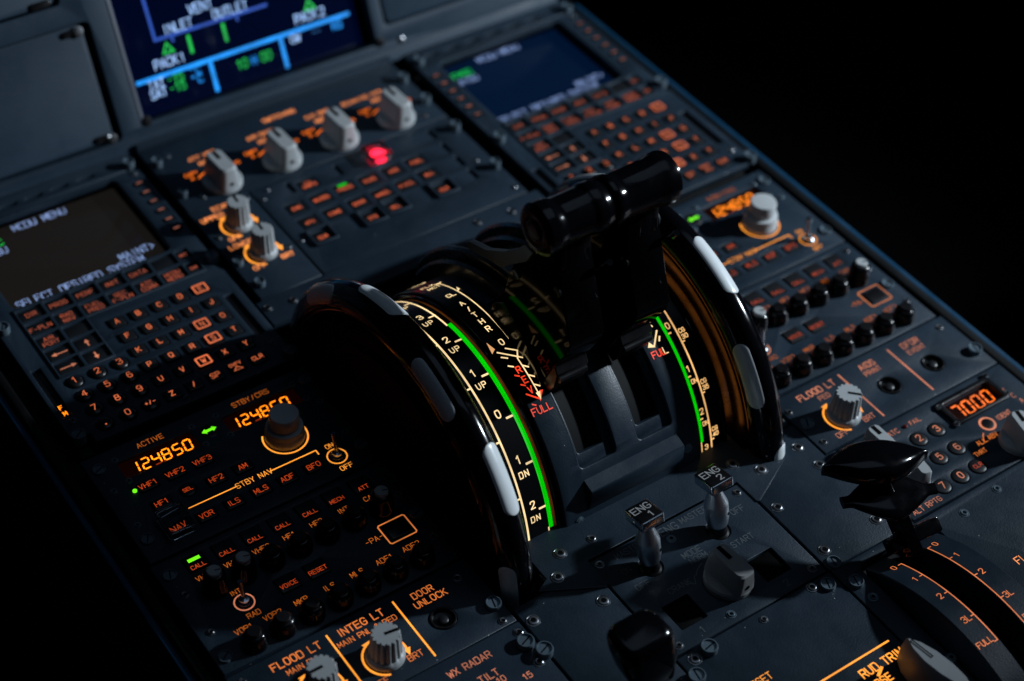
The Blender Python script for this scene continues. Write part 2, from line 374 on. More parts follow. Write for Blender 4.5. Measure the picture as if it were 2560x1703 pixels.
# ------------------------------------------------------------------ common parts
def screw(parent, x, y, z=0.0, r=0.16, m=None, fn=None, kind='hex'):
    mb = lathe([(r * 1.42, z + 0.003), (r * 1.36, z + 0.022), (r * 1.2, z + 0.024), (r * 1.06, z + 0.004), (r * 1.0, z + 0.004), (r * 0.98, z + 0.05), (r * 0.84, z + 0.065), (r * 0.56, z + 0.06), (r * 0.52, z + 0.012)], x, y, n=22)
    if fn: mb.map(fn)
    o = obj('screw', mb, m or STEEL, parent)
    h = MB(); n = 6; h.add([(x + r * 0.55 * cos(k * pi / 3 + x), y + r * 0.55 * sin(k * pi / 3 + x), z + 0.064) for k in range(n)], [tuple(range(n))])
    flat('socket', h, HOLE, o)
    return o
def fastener(parent, x, y, z=0.0, r=0.3, h=0.3, ang=30):
    """slotted quarter-turn fastener"""
    mb = lathe([(r * 1.05, z - 0.1), (r * 1.05, z + h - 0.05), (r * 0.98, z + h), (r * 0.86, z + h), (r * 0.84, z + h - 0.06), (r * 0.1, z + h - 0.06)], x, y, n=28)
    o = obj('fastener', mb, DSCREW, parent)
    a = radians(ang); s = MB(); hw = r * 0.09; L = r * 0.8
    c, sn = cos(a), sin(a)
    pts = [(x + c * L * i - sn * hw * j, y + sn * L * i + c * hw * j, z + h - 0.055) for i, j in ((-1, -1), (1, -1), (1, 1), (-1, 1))]
    s.add(pts, [(0, 1, 2, 3)]); flat('slot', s, HOLE, o)
    return o
def key(name, parent, x, y, w, h, z0, z1, lines, m=KEY, lm=ORK, th=None, r=0.07, rnd=False, frame=False, dome=0, lw=None, ty=0.0):
    if rnd:
        R = w / 2; prof = [(R, z0), (R, z1 - 0.06)] + [(R * cos(t * pi / 12), z1 - 0.06 + (0.06 + dome) * sin(t * pi / 12)) for t in range(1, 6)]
        mb = lathe(prof, x, y, n=28); top = z1 + dome
    else: mb = slab(x - w / 2, x + w / 2, y - h / 2, y + h / 2, z0, z1, c=0.035, r=r); top = z1
    k = obj(name, mb, m, parent)
    if lines:
        tm = MB(); n = len(lines); th = th or min(h * 0.5, 0.3)
        for i, l in enumerate(lines): text(tm, l, x, y + ty + (n - 1) * th * 0.62 - i * th * 1.24, th, w=lw, z=top + 0.006)
        if frame:
            q = rrect(x - w * 0.43, x + w * 0.43, y - h * 0.42, y + h * 0.42, 0.03, 1); ribbon(tm, q, 0.07, top + 0.006, True)
        flat('legend', tm, lm, k)
    return k
def fluted_knob(parent, x, y, ang=60, r=0.56, h=1.36):
    k = obj('knob', lathe([(r * 1.32, 0.02), (r * 1.32, 0.18), (r * 1.24, 0.26), (r * 1.12, 0.32, 0.6), (r * 1.0, h - 0.06, 1), (r * 0.95, h, 1), (0.02, h)], x, y, n=150, flute=15, fd=0.15), KNOB, parent)
    a = radians(ang); d = Vector((cos(a), sin(a))); nrm = Vector((-d.y, d.x)); c = Vector((x, y))
    m = MB(); w = 0.065
    P = [c - d * r * 0.1, c + d * r * 0.93]
    m.add([(*(P[0] + nrm * w), h + 0.004), (*(P[1] + nrm * w), h + 0.004), (*(P[1] - nrm * w), h + 0.004), (*(P[0] - nrm * w), h + 0.004)], [(0, 3, 2, 1)])
    Q = [c + d * r * 1.0, c + d * r * 1.17]
    m.add([(*(Q[0] + nrm * w), h - 0.05), (*(Q[0] - nrm * w), h - 0.05), (*(Q[1] - nrm * w), 0.34), (*(Q[1] + nrm * w), 0.34)], [(0, 1, 2, 3)])
    flat('pointer', m, HOLE, k); return k
def pointer_knob(parent, x, y, ang=90, s=1.0, m=None, H=1.3):
    """round skirt carrying a tall tapered grip bar with a pointer slot"""
    a = radians(ang); c, sn = cos(a), sin(a); R = 0.88 * s
    mb = lathe([(R, 0.02), (R, 0.22), (R * 0.94, 0.3), (R * 0.6, 0.34)], x, y, n=40)
    L, Wd = R * 0.98, R * 0.47
    rs = []
    for z, kx, kw in ((0.25, 1.0, 1.15), (0.6 * H, 0.98, 1.0), (H - 0.08, 0.93, 0.9), (H, 0.85, 0.78)):
        rr = rrect(-L * kx, L * kx, -Wd * kw, Wd * kw, 0.22 * s, 4); rs.append([(x + p * c - q * sn, y + p * sn + q * c, z) for p, q in rr])
    mb.loft(rs)
    k = obj('selector_knob', mb, m or KNOB, parent)
    t = MB(); w = 0.1
    t.add([(x + p * c - q * sn, y + p * sn + q * c, H + 0.005) for p, q in ((L * 0.1, -w), (L * 0.84, -w), (L * 0.84, w), (L * 0.1, w))], [(0, 1, 2, 3)])
    flat('pointer', t, HOLE, k)
    e = lathe([(0.1, 0), (0.1, 0.02)], 0, 0, n=12).tf(Matrix.Translation((x - c * (L * 0.985), y - sn * (L * 0.985), 0.55)) @ Matrix.Rotation(a + pi, 4, 'Z') @ Matrix.Rotation(pi / 2, 4, 'Y'))
    obj('set_screw', e, HOLE, k)
    return k
def toggle(parent, x, y, h=1.18, lean=(-0.04, 0.22), rr=0.4, lm=OR, r2=0.11):
    k = obj('toggle_switch', lathe([(0.27, 0.01), (0.27, 0.1), (0.2, 0.16), (0.2, 0.24), (0.1, 0.26)], x, y, n=6 * 4), CHROME, parent)
    b = tube([(x, y, 0.15), (x + lean[0] * 0.5, y + lean[1] * 0.5, 0.15 + (h - .15) * 0.55), (x + lean[0] * 0.9, y + lean[1] * 0.9, h * 0.93), (x + lean[0], y + lean[1], h)], 0.08, 14, r2=r2)
    obj('bat', b, CHROME, k)
    m = MB(); ribbon(m, arcpts(x, y, rr, 0, 345, 40), 0.055, 0.008, True); flat('legend_ring', m, lm, k)
    return k
def label(parent, items, z, m=OR, extra=None):
    for it in items: flat('legend', T([it], z), m, parent)
    for e in (extra or []):
        mb = MB(); ribbon(mb, e[0], e[1], z, e[2] if len(e) > 2 else False); flat('legend_line', mb, m, parent)

# ------------------------------------------------------------------ setting
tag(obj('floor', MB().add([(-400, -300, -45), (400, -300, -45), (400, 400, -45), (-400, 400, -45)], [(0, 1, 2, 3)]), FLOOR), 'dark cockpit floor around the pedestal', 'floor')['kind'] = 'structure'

# pedestal body with its blue edge trims
ped = thing('pedestal_console', 'long dark centre pedestal box with blue edge trim carrying all the panels', 'console', (13, -12, -45))
obj('body', slab(-5.15, 31.25, -52, 10.2, -45, -0.95, 0.05, 0.1), DARK, ped)
for x0, x1 in ((-5.62, -5.2), (31.3, 31.75)):
    obj('side_rail', slab(x0 + (0.0), x1, -52, 10.3, -14, -0.3 if x0 < 0 else -0.2, 0.12, 0.1), DARK, ped)
obj('blue_trim', slab(-5.95, -5.64, -52, 10.1, -12, -0.62, 0.1, 0.12), BLUE, ped)
obj('blue_trim', slab(31.78, 32.12, -52, 10.1, -12, -0.35, 0.1, 0.12), BLUE, ped)

# ------------------------------------------------------------------ keyboard display units (left, then a copy on the right)
DM, DR = 25.66, 25.42
def make_unit():
    t = thing('control_display_unit', 'keyboard display unit in the left column with a brown-black menu screen', 'keyboard display', (0.47, 1.6, -0.5), 'keyboard display units at the front of the pedestal')
    holes = [rrect(-3.4, 4.22, 3.05, 8.86, 0.35)]
    lk = [7.95, 7.2, 6.45, 5.7, 4.95, 4.2]
    for X in (5.02, -4.07):
        for y in lk: holes.append(rrect(X - 0.27, X + 0.27, y - 0.16, y + 0.16, 0.05, 2))
    holes.append(rrect(-4.34, -3.92, -3.95, -0.8, 0.06, 2)); holes.append(rrect(4.66, 5.1, -3.85, -0.9, 0.06, 2))
    FX = [-2.86, -1.6, -0.345, 0.92, 2.19, 3.45]
    fk = [(FX[0], 2.4, ['DIR']), (FX[1], 2.4, ['PROG']), (FX[2], 2.4, ['PERF']), (FX[3], 2.4, ['INIT']), (FX[4], 2.4, ['DATA']), (FX[5], 2.4, []),
          (FX[0], 1.44, ['F-PLN']), (FX[1], 1.44, ['RAD', 'NAV']), (FX[2], 1.44, ['FUEL', 'PRED']), (FX[3], 1.44, ['SEC', 'F-PLN']), (FX[4], 1.44, ['ATC', 'COMM']), (FX[5], 1.44, ['MCDU', 'MENU']),
          (FX[0], 0.5, ['AIR', 'PORT']), (FX[1], 0.5, []), (FX[0], -0.42, 'L'), (FX[1], -0.42, 'U'), (FX[0], -1.33, 'R'), (FX[1], -1.33, 'D')]
    small = [(4.42, 2.42, ['BRT']), (4.42, 1.42, ['DIM'])]
    ltr = [list(r) for r in ('ABCDE', 'FGHIJ', 'KLMNO', 'PQRST', 'UVWXY')] + [['Z', '/', 'SP', 'OVFY', 'CLR']]
    LX = [-0.0 + i for i in range(5)]; LY = [-1.0 * i * 1.0167 for i in range(6)]
    for i in range(6):
        for j in range(5): holes.append(rrect(LX[j] - 0.37, LX[j] + 0.37, LY[i] - 0.33, LY[i] + 0.33, 0.1, 2))
    NX = [-3.05, -2.02, -1.01]; NY = [-2.31, -3.23, -4.16, -5.12]
    for y in NY:
        for x in NX:
            holes.append([(x + 0.39 * cos(a * pi / 12), y + 0.39 * sin(a * pi / 12)) for a in range(24)])
    out = [(-4.55, -5.0), (-4.55, 9.05), (5.5, 9.05), (5.5, 2.05), (5.3, 1.95), (5.3, 1.0), (5.5, 0.9), (5.5, -5.35), (5.05, -5.35), (5.05, -5.85), (-3.75, -5.85), (-3.75, -5.35), (-4.0, -5.0)][::-1]
    # function keys sit inside a raised frame, so the faceplate has one opening below each
    for x, y, _ in fk: holes.append(rrect(x - 0.55, x + 0.55, y - 0.39, y + 0.39, 0.04, 2))
    for x, y, _ in small: holes.append(rrect(x - 0.3, x + 0.3, y - 0.33, y + 0.33, 0.04, 2))
    plate('faceplate', out, holes, -0.3, 0.0, PANEL, t, 0.03)
    obj('frame', slab(-4.5, 5.45, -5.8, 9.0, -0.76, -0.68, 0.01), DARK, t)
    fo = [(-3.5, -1.85), (-0.95, -1.85), (-0.95, 0.93), (4.82, 0.93), (4.82, 2.93), (-3.5, 2.93)]
    plate('key_frame', fo, [rrect(x - 0.55, x + 0.55, y - 0.385, y + 0.385, 0.04, 2) for x, y, _ in fk] + [rrect(x - 0.3, x + 0.3, y - 0.33, y + 0.33, 0.04, 2) for x, y, _ in small], -0.01, 0.07, PANEL2, t, 0.022)
    # display
    global TS
    TS = 1.0
    obj('screen', slab(-3.32, 4.14, 3.1, 9.0, -0.65, -0.6, 0.005), SCRN_D, t)
    zs = -0.592; p = 0.292
    for tt, x, y, al in (('MCDU MENU', 0.27, 8.66, 'c'), ('<ATSU', -3.2, 7.5, 'l'), ('MAINT>', 3.05, 4.36, 'c'), ('SELECT DESIRED SYSTEM', 0.07, 3.82, 'c')):
        m = MB(); text(m, tt, x, y, 0.42, 0.06, zs, mono=p, asp=0.54, align=al); flat('menu_text', m, SWH2, t)
    m = MB(); text(m, '<FMGC', -3.2, 8.1, 0.42, 0.078, zs, mono=p, asp=0.6, align='l'); flat('menu_entry', m, SGR, t)
    TS = 0.9
    for X in (5.02, -4.07):
        for y in lk:
            k = obj('line_select_key', slab(X - 0.23, X + 0.23, y - 0.12, y + 0.12, -0.3, 0.06, 0.03, 0.04), KEY, t)
            m = MB(); ribbon(m, [(X - 0.12, y), (X + 0.12, y)], 0.07, 0.066); flat('legend', m, ORD2, k)
    for x, y, l in fk:
        if isinstance(l, str):
            k = key('function_key', t, x, y, 1.02, 0.70, -0.3, -0.02, [])
            m = MB(); z = -0.012
            d = {'L': (-1, 0), 'R': (1, 0), 'U': (0, 1), 'D': (0, -1)}[l]; L = 0.36 if d[0] else 0.2
            ribbon(m, [(x - d[0] * L, y - d[1] * L), (x + d[0] * L * 0.4, y + d[1] * L * 0.4)], 0.055, z)
            a = Vector((x + d[0] * L * 1.0, y + d[1] * L * 1.05)); bk = Vector((x + d[0] * (L - 0.22), y + d[1] * (L - 0.2))); nn = Vector((-d[1], d[0])) * 0.11
            m.add([(a.x, a.y, z + .002), ((bk + nn).x, (bk + nn).y, z + .002), ((bk - nn).x, (bk - nn).y, z + .002)], [(0, 1, 2)])
            flat('legend', m, PINK, k)
        else: key('function_key', t, x, y, 1.02, 0.70, -0.3, -0.02, l, lm=ORKD, th=0.25 if len(l) > 1 else 0.27, r=0.03, lw=0.035)
    for x, y, l in small: key('function_key', t, x, y, 0.52, 0.58, -0.3, 0.0, l, lm=ORKD, th=0.17, r=0.03, lw=0.035)
    for i, r in enumerate(ltr):
        for j, c in enumerate(r):
            L = ['OV', 'FY'] if c == 'OVFY' else [c]
            if c == 'OVFY':
                k = key('letter_key', t, LX[j], LY[i], 0.66, 0.58, -0.3, 0.08, [], r=0.09)
                m = MB(); text(m, 'OVFY', LX[j], LY[i] + 0.13, 0.19, 0.04, 0.087); ribbon(m, [(LX[j] - 0.2, LY[i] - 0.22), (LX[j] + 0.2, LY[i] - 0.22), (LX[j], LY[i] - 0.02)], 0.045, 0.087, True); flat('legend', m, ORK, k)
            else: key('letter_key', t, LX[j], LY[i], 0.66, 0.58, -0.3, 0.08, L, th=0.3 if len(c) < 3 else 0.23, r=0.09, lw=0.058 if len(c) == 1 else 0.045, frame=c in 'ENSW')
    for i, r in enumerate((['1', '2', '3'], ['4', '5', '6'], ['7', '8', '9'], ['.', '0', '+/-'])):
        for j, c in enumerate(r): key('number_key', t, NX[j], NY[i], 0.72, 0.72, -0.3, 0.06, [c], m=GLOSS2, th=0.34 if c != '+/-' else 0.22, rnd=True, dome=0.07, lw=0.05 if c != '.' else 0.11)
    obj('indicator_window', slab(-4.36, -3.9, -3.97, -0.78, -0.32, -0.12, 0.01), GLOSS2, t)
    obj('indicator_window', slab(4.64, 5.12, -3.87, -0.88, -0.32, -0.12, 0.01), GLOSS2, t)
    m = MB(); text(m, 'F', -4.13, -3.26, 0.24, 0.05, -0.11); text(m, 'M', -4.11, -3.64, 0.24, 0.05, -0.11); flat('indicator_legend', m, SEG, t)
    for x, y in ((-4.08, -4.3), (5.0, -4.6), (5.15, 8.75), (0.42, -5.6)): screw(t, x, y, 0, 0.13)
    for x, y, a in ((-4.28, -5.35, 35), (5.38, 1.5, 70), (5.3, -5.6, 20), (-4.3, 2.0, 60)): fastener(t, x, y, 0.0, 0.29, 0.34, a)
    return t
ORD2 = em('select_dash', (0.95, 0.3, 0.2), 0.42)
ORKD = em('function_legend', (0.95, 0.19, 0.09), 0.55)
unit = make_unit()
unit_r = dup(unit, (DM, 0, 0), 'keyboard display unit in the right column with a deep blue menu screen', skip=('indicator_legend',))
for ch in unit_r.children:
    if ch.name.startswith('screen'): ch.data = ch.data.copy(); ch.data.materials[0] = SCRN_B

TS = 0.93
# vent strips in front of the two units
for i, (x0, lb) in enumerate(((0, 'slotted vent strip above the left keyboard display unit'), (DM, 'slotted vent strip above the right keyboard display unit'))):
    vs = thing('vent_strip', lb, 'vent strip', (x0 + 0.47, 9.75, -0.5), 'vent strips')
    plate('strip', rrect(x0 - 4.55, x0 + 5.5, 9.15, 10.35, 0.03, 1), [rrect(x0 + x - 0.42, x0 + x + 0.42, 9.5, 9.7, 0.09, 3) for x in (-3.3, -2.0, -0.72, 0.52, 1.8, 3.12)], -0.3, 0.0, PANEL2, vs, 0.03)
    for x in (5.3 + 0, -4.3): fastener(vs, x0 + x - (0.1 if x > 0 else -0.1), 9.35, 0, 0.26, 0.36, 40)

# ------------------------------------------------------------------ radio panels
def make_radio():
    t = thing('radio_panel', 'radio tuning panel in the left column with amber 124.850 readouts in the shade', 'radio panel', (0.3, -9.5, -0.5), 'radio tuning panels')
    wins = [(-3.62, -0.36), (1.05, 4.42)]
    ks = [(-3.09, -9.0, 'VHF1'), (-1.9, -9.0, 'VHF2'), (-0.7, -9.0, 'VHF3'), (0.49, -10.15, 'AM'), (-0.69, -10.15, 'HF2'), (-3.07, -10.13, 'HF1'),
          (-1.89, -11.6, 'VOR'), (-0.69, -11.6, 'ILS'), (0.51, -11.6, 'MLS'), (1.69, -11.62, 'ADF'), (2.89, -11.62, 'BFO'), (-3.09, -11.55, 'NAV')]
    holes = [rrect(a, b, -8.26, -7.3, 0.06, 2) for a, b in wins] + [rrect(x - 0.42, x + 0.42, y - 0.29, y + 0.29, 0.06, 2) for x, y, _ in ks]
    holes.append([(-1.89 + 0.36 * cos(a * pi / 12), -10.05 + 0.36 * sin(a * pi / 12)) for a in range(24)])
    plate('faceplate', [(-4.8, -12.62), (5.4, -12.62), (5.4, -6.5), (-4.8, -6.5)], holes, -0.3, 0.0, PANEL, t, 0.03)
    for i, (a, b) in enumerate(wins):
        d = obj('display_window', slab(a - 0.02, b + 0.02, -8.28, -7.28, -0.32, -0.12, 0.01), WIN, t)
        m = MB(); x = -3.08 if i == 0 else 1.42
        xs = x
        for c, dx in (('1', -0.2), ('2', 0.33), ('4', 0.83), ('8', 1.31), ('5', 1.83), ('0', 2.32)):
            seg7(m, c, xs + dx * 0.93, -8.1, 0.56, 0, 0.3, -0.11, 0.058)
        flat('digits', m, SEG, d)
        m = MB(); 
        for dx in (0.33, 0.83, 1.31, 1.83, 2.32):
            ribbon(m, [(xs + dx * 0.93 + 0.02, -8.11), (xs + dx * 0.93 + 0.28, -8.11)], 0.05, -0.112, cap=False)
        ribbon(m, [(xs + 1.17, -8.12), (xs + 1.19, -8.12)], 0.05, -0.112)
        flat('digit_underline', m, SEGD, d)  # faint red bars below the digits, and a point
    label(t, [('ACTIVE', -1.96, -6.93, 0.27), ('STBY/CRS', 2.6, -6.97, 0.27)], 0.008, ORBD)
    label(t, [('STBY NAV', 0.58, -10.92, 0.27), ('ON', 3.98, -11.0, 0.24), ('OFF', 4.0, -12.32, 0.25)], 0.008, ORB,
          [([(-2.3, -10.92), (-0.2, -10.92)], 0.05), ([(1.32, -10.92), (3.4, -10.92), (3.4, -11.16)], 0.05)])
    m = MB(); ribbon(m, arcpts(2.74, -9.62, 0.92, 148, 392, 50), 0.065, 0.008); flat('knob_arc', m, ORB, t)
    k = obj('tuning_knob', lathe([(0.82, 0.02), (0.82, 0.34), (0.78, 0.42), (0.79, 0.5), (0.76, 0.66), (0.6, 0.7)], 2.74, -9.6, 48), KNOBW, t)
    obj('inner_knob', lathe([(0.58, 0.68), (0.61, 0.8), (0.62, 1.3), (0.58, 1.38), (0.5, 1.39)], 2.74, -9.6, 48), KNOBW, k)
    toggle(t, 3.97, -11.64, 1.2, (-0.05, 0.18), 0.4, ORB)
    k = key('transfer_key', t, 0.31, -7.7, 0.82, 0.72, -0.2, 0.05, [], rnd=True)
    m = MB(); z = 0.056; ribbon(m, [(0.12, -7.7), (0.5, -7.7)], 0.13, z, cap=False)
    for s in (-1, 1): m.add([(0.31 + s * 0.33, -7.7, z), (0.31 + s * 0.14, -7.7 + 0.14, z), (0.31 + s * 0.14, -7.7 - 0.14, z)], [(0, 1, 2)])
    flat('arrow_lamp', m, GRN2, k)
    for x, y, l in ks: key('channel_key', t, x, y, 0.76, 0.5, -0.3, 0.05, [l], th=0.26, lw=0.042, lm=ORKR)
    key('channel_key', t, -1.89, -10.05, 0.66, 0.66, -0.3, 0.04, ['SEL'], th=0.18, rnd=True, lw=0.035, lm=ORKR)
    obj('channel_lamp', lathe([(0.09, 0.0), (0.09, 0.05), (0.05, 0.09)], -3.66, -9.02, 16), GRN2, t)
    # clear guard over the NAV key
    g = plate('guard', rrect(-3.66, -2.54, -12.1, -10.72, 0.08, 3), [rrect(-3.54, -2.66, -11.98, -10.84, 0.05, 3)], 0.04, 0.42, GLASS, t, 0.02)
    g2 = obj('guard_lid', slab(-3.56, -2.64, -12.0, -10.86, 0.36, 0.42, 0.02), GLASS, g)
    for x, y in ((-3.61, -7.15), (-3.61, -8.42), (-0.2, -7.15), (-0.15, -8.3), (0.93, -7.1), (0.93, -8.35), (4.45, -7.2), (4.55, -8.2), (4.95, -8.64), (4.92, -10.67), (-4.35, -8.6), (-4.35, -10.64)): screw(t, x, y, 0, 0.11, DSCREW)
    for x, y, a in ((-4.35, -7.3, 20), (5.05, -7.25, 50), (5.1, -11.6, 15), (-4.35, -11.5, 60)): fastener(t, x, y, -0.05, 0.27, 0.16, a)
    return t
ORBD = em('heading_orange', (1.0, 0.22, 0.02), 0.5)
ORKR = em('red_key_legend', (1.0, 0.10, 0.015), 0.55)
radio = make_radio()
radio_r = dup(radio, (DR, 0, 0), 'radio tuning panel in the right column with its pale double knob lit')

# ------------------------------------------------------------------ audio panels
def make_audio():
    t = thing('audio_panel', 'audio control panel below the left radio panel, with green lamp lit over VHF1', 'audio panel', (0.3, -15.6, -0.5), 'audio control panels')
    P = 1.215; CX = [-3.34 + P * i for i in range(7)]
    names = ['VHF1', 'VHF2', 'VHF3', 'HF1', 'HF2', 'INT', 'CAB']; low = ['VOR1', 'VOR2', 'MKR', 'ILS', 'MLS', 'ADF1', 'ADF2']
    calls = ['CALL'] * 5 + ['MECH', 'ATT']
    kk = [(x, -13.42) for x in CX] + [(-0.93, -16.16), (0.33, -16.16)]
    plate('faceplate', [(-4.9, -18.6), (5.4, -18.6), (5.4, -12.74), (-4.9, -12.74)], [rrect(x - 0.43, x + 0.43, y - 0.4, y + 0.4, 0.04, 2) for x, y in kk], -0.3, 0.0, PANEL, t, 0.03)
    for i, x in enumerate(CX):
        k = key('call_key', t, x, -13.42, 0.8, 0.74, -0.3, 0.06, [calls[i]], th=0.2, lw=0.036, ty=-0.25, lm=ORKR, r=0.03)
        if i == 0:
            m = MB(); ribbon(m, [(x - 0.25, -13.3), (x + 0.25, -13.3)], 0.16, 0.067, cap=False); flat('call_lamp', m, GRN2, k)
    for x, l in ((-0.93, 'VOICE'), (0.33, 'RESET')): key('call_key', t, x, -16.16, 0.82, 0.74, -0.3, 0.06, [l], th=0.2, lw=0.036, ty=-0.12, lm=ORKR, r=0.03)
    label(t, [(n, CX[i] - 0.03, -14.2, 0.24) for i, n in enumerate(names)], 0.008, ORBD)
    label(t, [(n, CX[i] - 0.0, -17.16, 0.25) for i, n in enumerate(low)], 0.008, ORBD)
    label(t, [('INT', -2.77, -15.5, 0.22), ('RAD', -2.68, -16.74, 0.24)], 0.008, ORBD)
    label(t, [('-PA-', 2.93, -16.12, 0.26)], 0.008, ORBD)
    m = MB(); ribbon(m, rrect(3.36, 4.56, -16.67, -15.64, 0.06, 1), 0.06, 0.01, True); f = flat('paging_frame', m, ORB2, t)
    obj('paging_key', slab(3.5, 4.42, -16.53, -15.78, 0.0, 0.06, 0.03), GLOSS2, t)
    toggle(t, -2.71, -16.08, 1.1, (-0.04, 0.15), 0.38, PINK)
    kb = [(0.43, 0.02), (0.43, 0.36), (0.36, 0.5), (0.3, 0.56), (0.285, 0.8), (0.27, 0.83)]
    for r, Y in enumerate((-14.98, -17.95)):
        for i, x in enumerate(CX):
            yy = Y; up = 0.35 if (r == 0 and i in (0, 1, 6)) else 0.0
            k = obj('volume_knob', lathe([(0.5, 0.02), (0.5, 0.24), (0.47, 0.3), (0.46, 0.42 + up * 0.6), (0.42, 0.54 + up), (0.34, 0.62 + up), (0.29, 0.64 + up)], x + 0.02, yy, 32), GLOSS, t)
            c = obj('knob_cap', lathe([(0.28, 0.6 + up), (0.28, 0.76 + up), (0.25, 0.8 + up)], x + 0.02, yy, 24), KNOB if up else GLOSS2, k)
            if up:
                m = MB(); ribbon(m, [(x + 0.05, yy - 0.02), (x + 0.24, yy - 0.08)], 0.05, 0.805 + up); flat('pointer', m, HOLE, k)
    for x, y in ((4.95, -14.68), (-4.4, -14.6), (-4.4, -16.64), (4.95, -17.2), (4.95, -13.2)): screw(t, x, y, 0, 0.12)
    for x, y, a in ((-4.45, -13.52, 70), (5.0, -15.9, 20), (-4.5, -17.9, 35)): fastener(t, x, y, -0.05, 0.27, 0.16, a)
    return t
ORB2 = em('frame_orange', (1.0, 0.27, 0.06), 0.6)
audio = make_audio()
audio_r = dup(audio, (DR, 0, 0), 'audio control panel below the right radio panel, beside the right trim wheel', skip=('call_lamp',))

# ------------------------------------------------------------------ lighting panels
def arc_arrow(x, y, r, a0, a1, z=0.008, w=0.085):
    m = MB(); ribbon(m, arcpts(x, y, r, a0, a1, 36), w, z); t = radians(a1)
    c = Vector((x + r * cos(t), y + r * sin(t))); d = Vector((sin(t), -cos(t))); nn = Vector((cos(t), sin(t)))
    p = [c + d * 0.34, c + nn * 0.15, c - nn * 0.15]
    m.add([(q.x, q.y, z + .002) for q in p], [(0, 1, 2)]); return m
t = thing('lighting_panel', 'lighting control panel at the bottom left with two fluted grey knobs and DOOR UNLOCK button', 'lighting panel', (0.3, -20.5, -0.5))
plate('faceplate', [(-4.95, -22.25), (5.35, -22.25), (5.35, -18.72), (-4.95, -18.72)], [[(3.1 + 0.53 * cos(a * pi / 12), -20.7 + 0.53 * sin(a * pi / 12)) for a in range(24)]], -0.3, 0.0, PANEL, t, 0.03)
label(t, [('FLOOD LT', -2.35, -19.25, 0.34, dict(w=0.075)), ('MAIN PNL', -2.28, -19.72, 0.25, dict(w=0.045)), ('INTEG LT', 0.42, -19.22, 0.34, dict(w=0.075)), ('MAIN PNL & PED', 0.42, -19.68, 0.25, dict(w=0.045)),
          ('DOOR', 3.1, -19.25, 0.3, dict(w=0.06)), ('UNLOCK', 3.2, -19.68, 0.3, dict(w=0.06)), ('OFF', -0.35, -21.9, 0.28), ('BRT', 1.32, -21.55, 0.28), ('OFF', -3.0, -21.9, 0.28), ('BRT', -1.3, -21.6, 0.28)], 0.008, OR)
for x in (-0.95, 1.92):
    m = MB(); ribbon(m, [(x, -19.05), (x, -21.95)], 0.075, 0.008); flat('divider_line', m, ORB, t)
for x in (-2.28, 0.39):
    flat('knob_arc', arc_arrow(x, -20.98, 0.84, 250, 120), ORB, t)
    flat('knob_arc', arc_arrow(x, -20.98, 0.84, 40, -8), ORB, t)
fluted_knob(t, -2.28, -20.98, 180); fluted_knob(t, 0.39, -20.98, -8)
def pushbutton(t, x, y):
    b = obj('button_socket', lathe([(0.52, -0.3), (0.52, 0.0), (0.49, 0.05), (0.44, 0.05), (0.4, -0.15), (0.02, -0.2)], x, y, 36), GLOSS2, t)
    obj('button', lathe([(0.2, -0.2), (0.2, -0.06), (0.14, -0.02)], x, y, 20), KEY, b)
pushbutton(t, 3.1, -20.7)
for x, y in ((4.6, -19.4), (4.9, -22.0), (-4.5, -19.2)): screw(t, x, y, 0, 0.13)
fastener(t, 5.02, -21.2, 0, 0.3, 0.2, 75); fastener(t, -4.5, -21.6, 0, 0.3, 0.2, 20)

t = thing('lighting_panel', 'print and event panel on the right with one fluted knob and two black buttons', 'lighting panel', (25.7, -20.5, -0.5))
plate('faceplate', [(20.95, -22.2), (31.0, -22.2), (31.0, -18.72), (20.95, -18.72)], [[(x + 0.53 * cos(a * pi / 12), -20.7 + 0.53 * sin(a * pi / 12)) for a in range(24)] for x in (25.98, 28.56)], -0.3, 0.0, PANEL, t, 0.03)
label(t, [('FLOOD LT', 23.05, -19.25, 0.34, dict(w=0.075)), ('PED', 23.1, -19.7, 0.26), ('AIDS', 25.97, -19.25, 0.32, dict(w=0.06)), ('PRINT', 25.95, -19.66, 0.26), ('DFDR', 28.56, -19.25, 0.32, dict(w=0.06)), ('EVENT', 28.54, -19.68, 0.26), ('OFF', 22.3, -21.72, 0.28), ('BRT', 23.9, -21.62, 0.28)], 0.008, PINK)
for x in (24.5, 27.4):
    m = MB(); ribbon(m, [(x, -19.05), (x, -21.88)], 0.075, 0.008); flat('divider_line', m, PINK, t)
flat('knob_arc', arc_arrow(23.05, -20.95, 0.84, 250, 120), ORB, t); flat('knob_arc', arc_arrow(23.05, -20.95, 0.84, 40, 0), ORB, t)
fluted_knob(t, 23.05, -20.95, -45); pushbutton(t, 25.98, -20.7); pushbutton(t, 28.56, -20.7)
for x, y in ((30.4, -19.25), (21.3, -21.65), (21.2, -19.6)): screw(t, x, y, 0, 0.13)
fastener(t, 30.75 - 0.1, -21.15, 0, 0.3, 0.25, 75)
fastener(t, 21.35, -20.55, 0, 0.3, 0.2, 60)

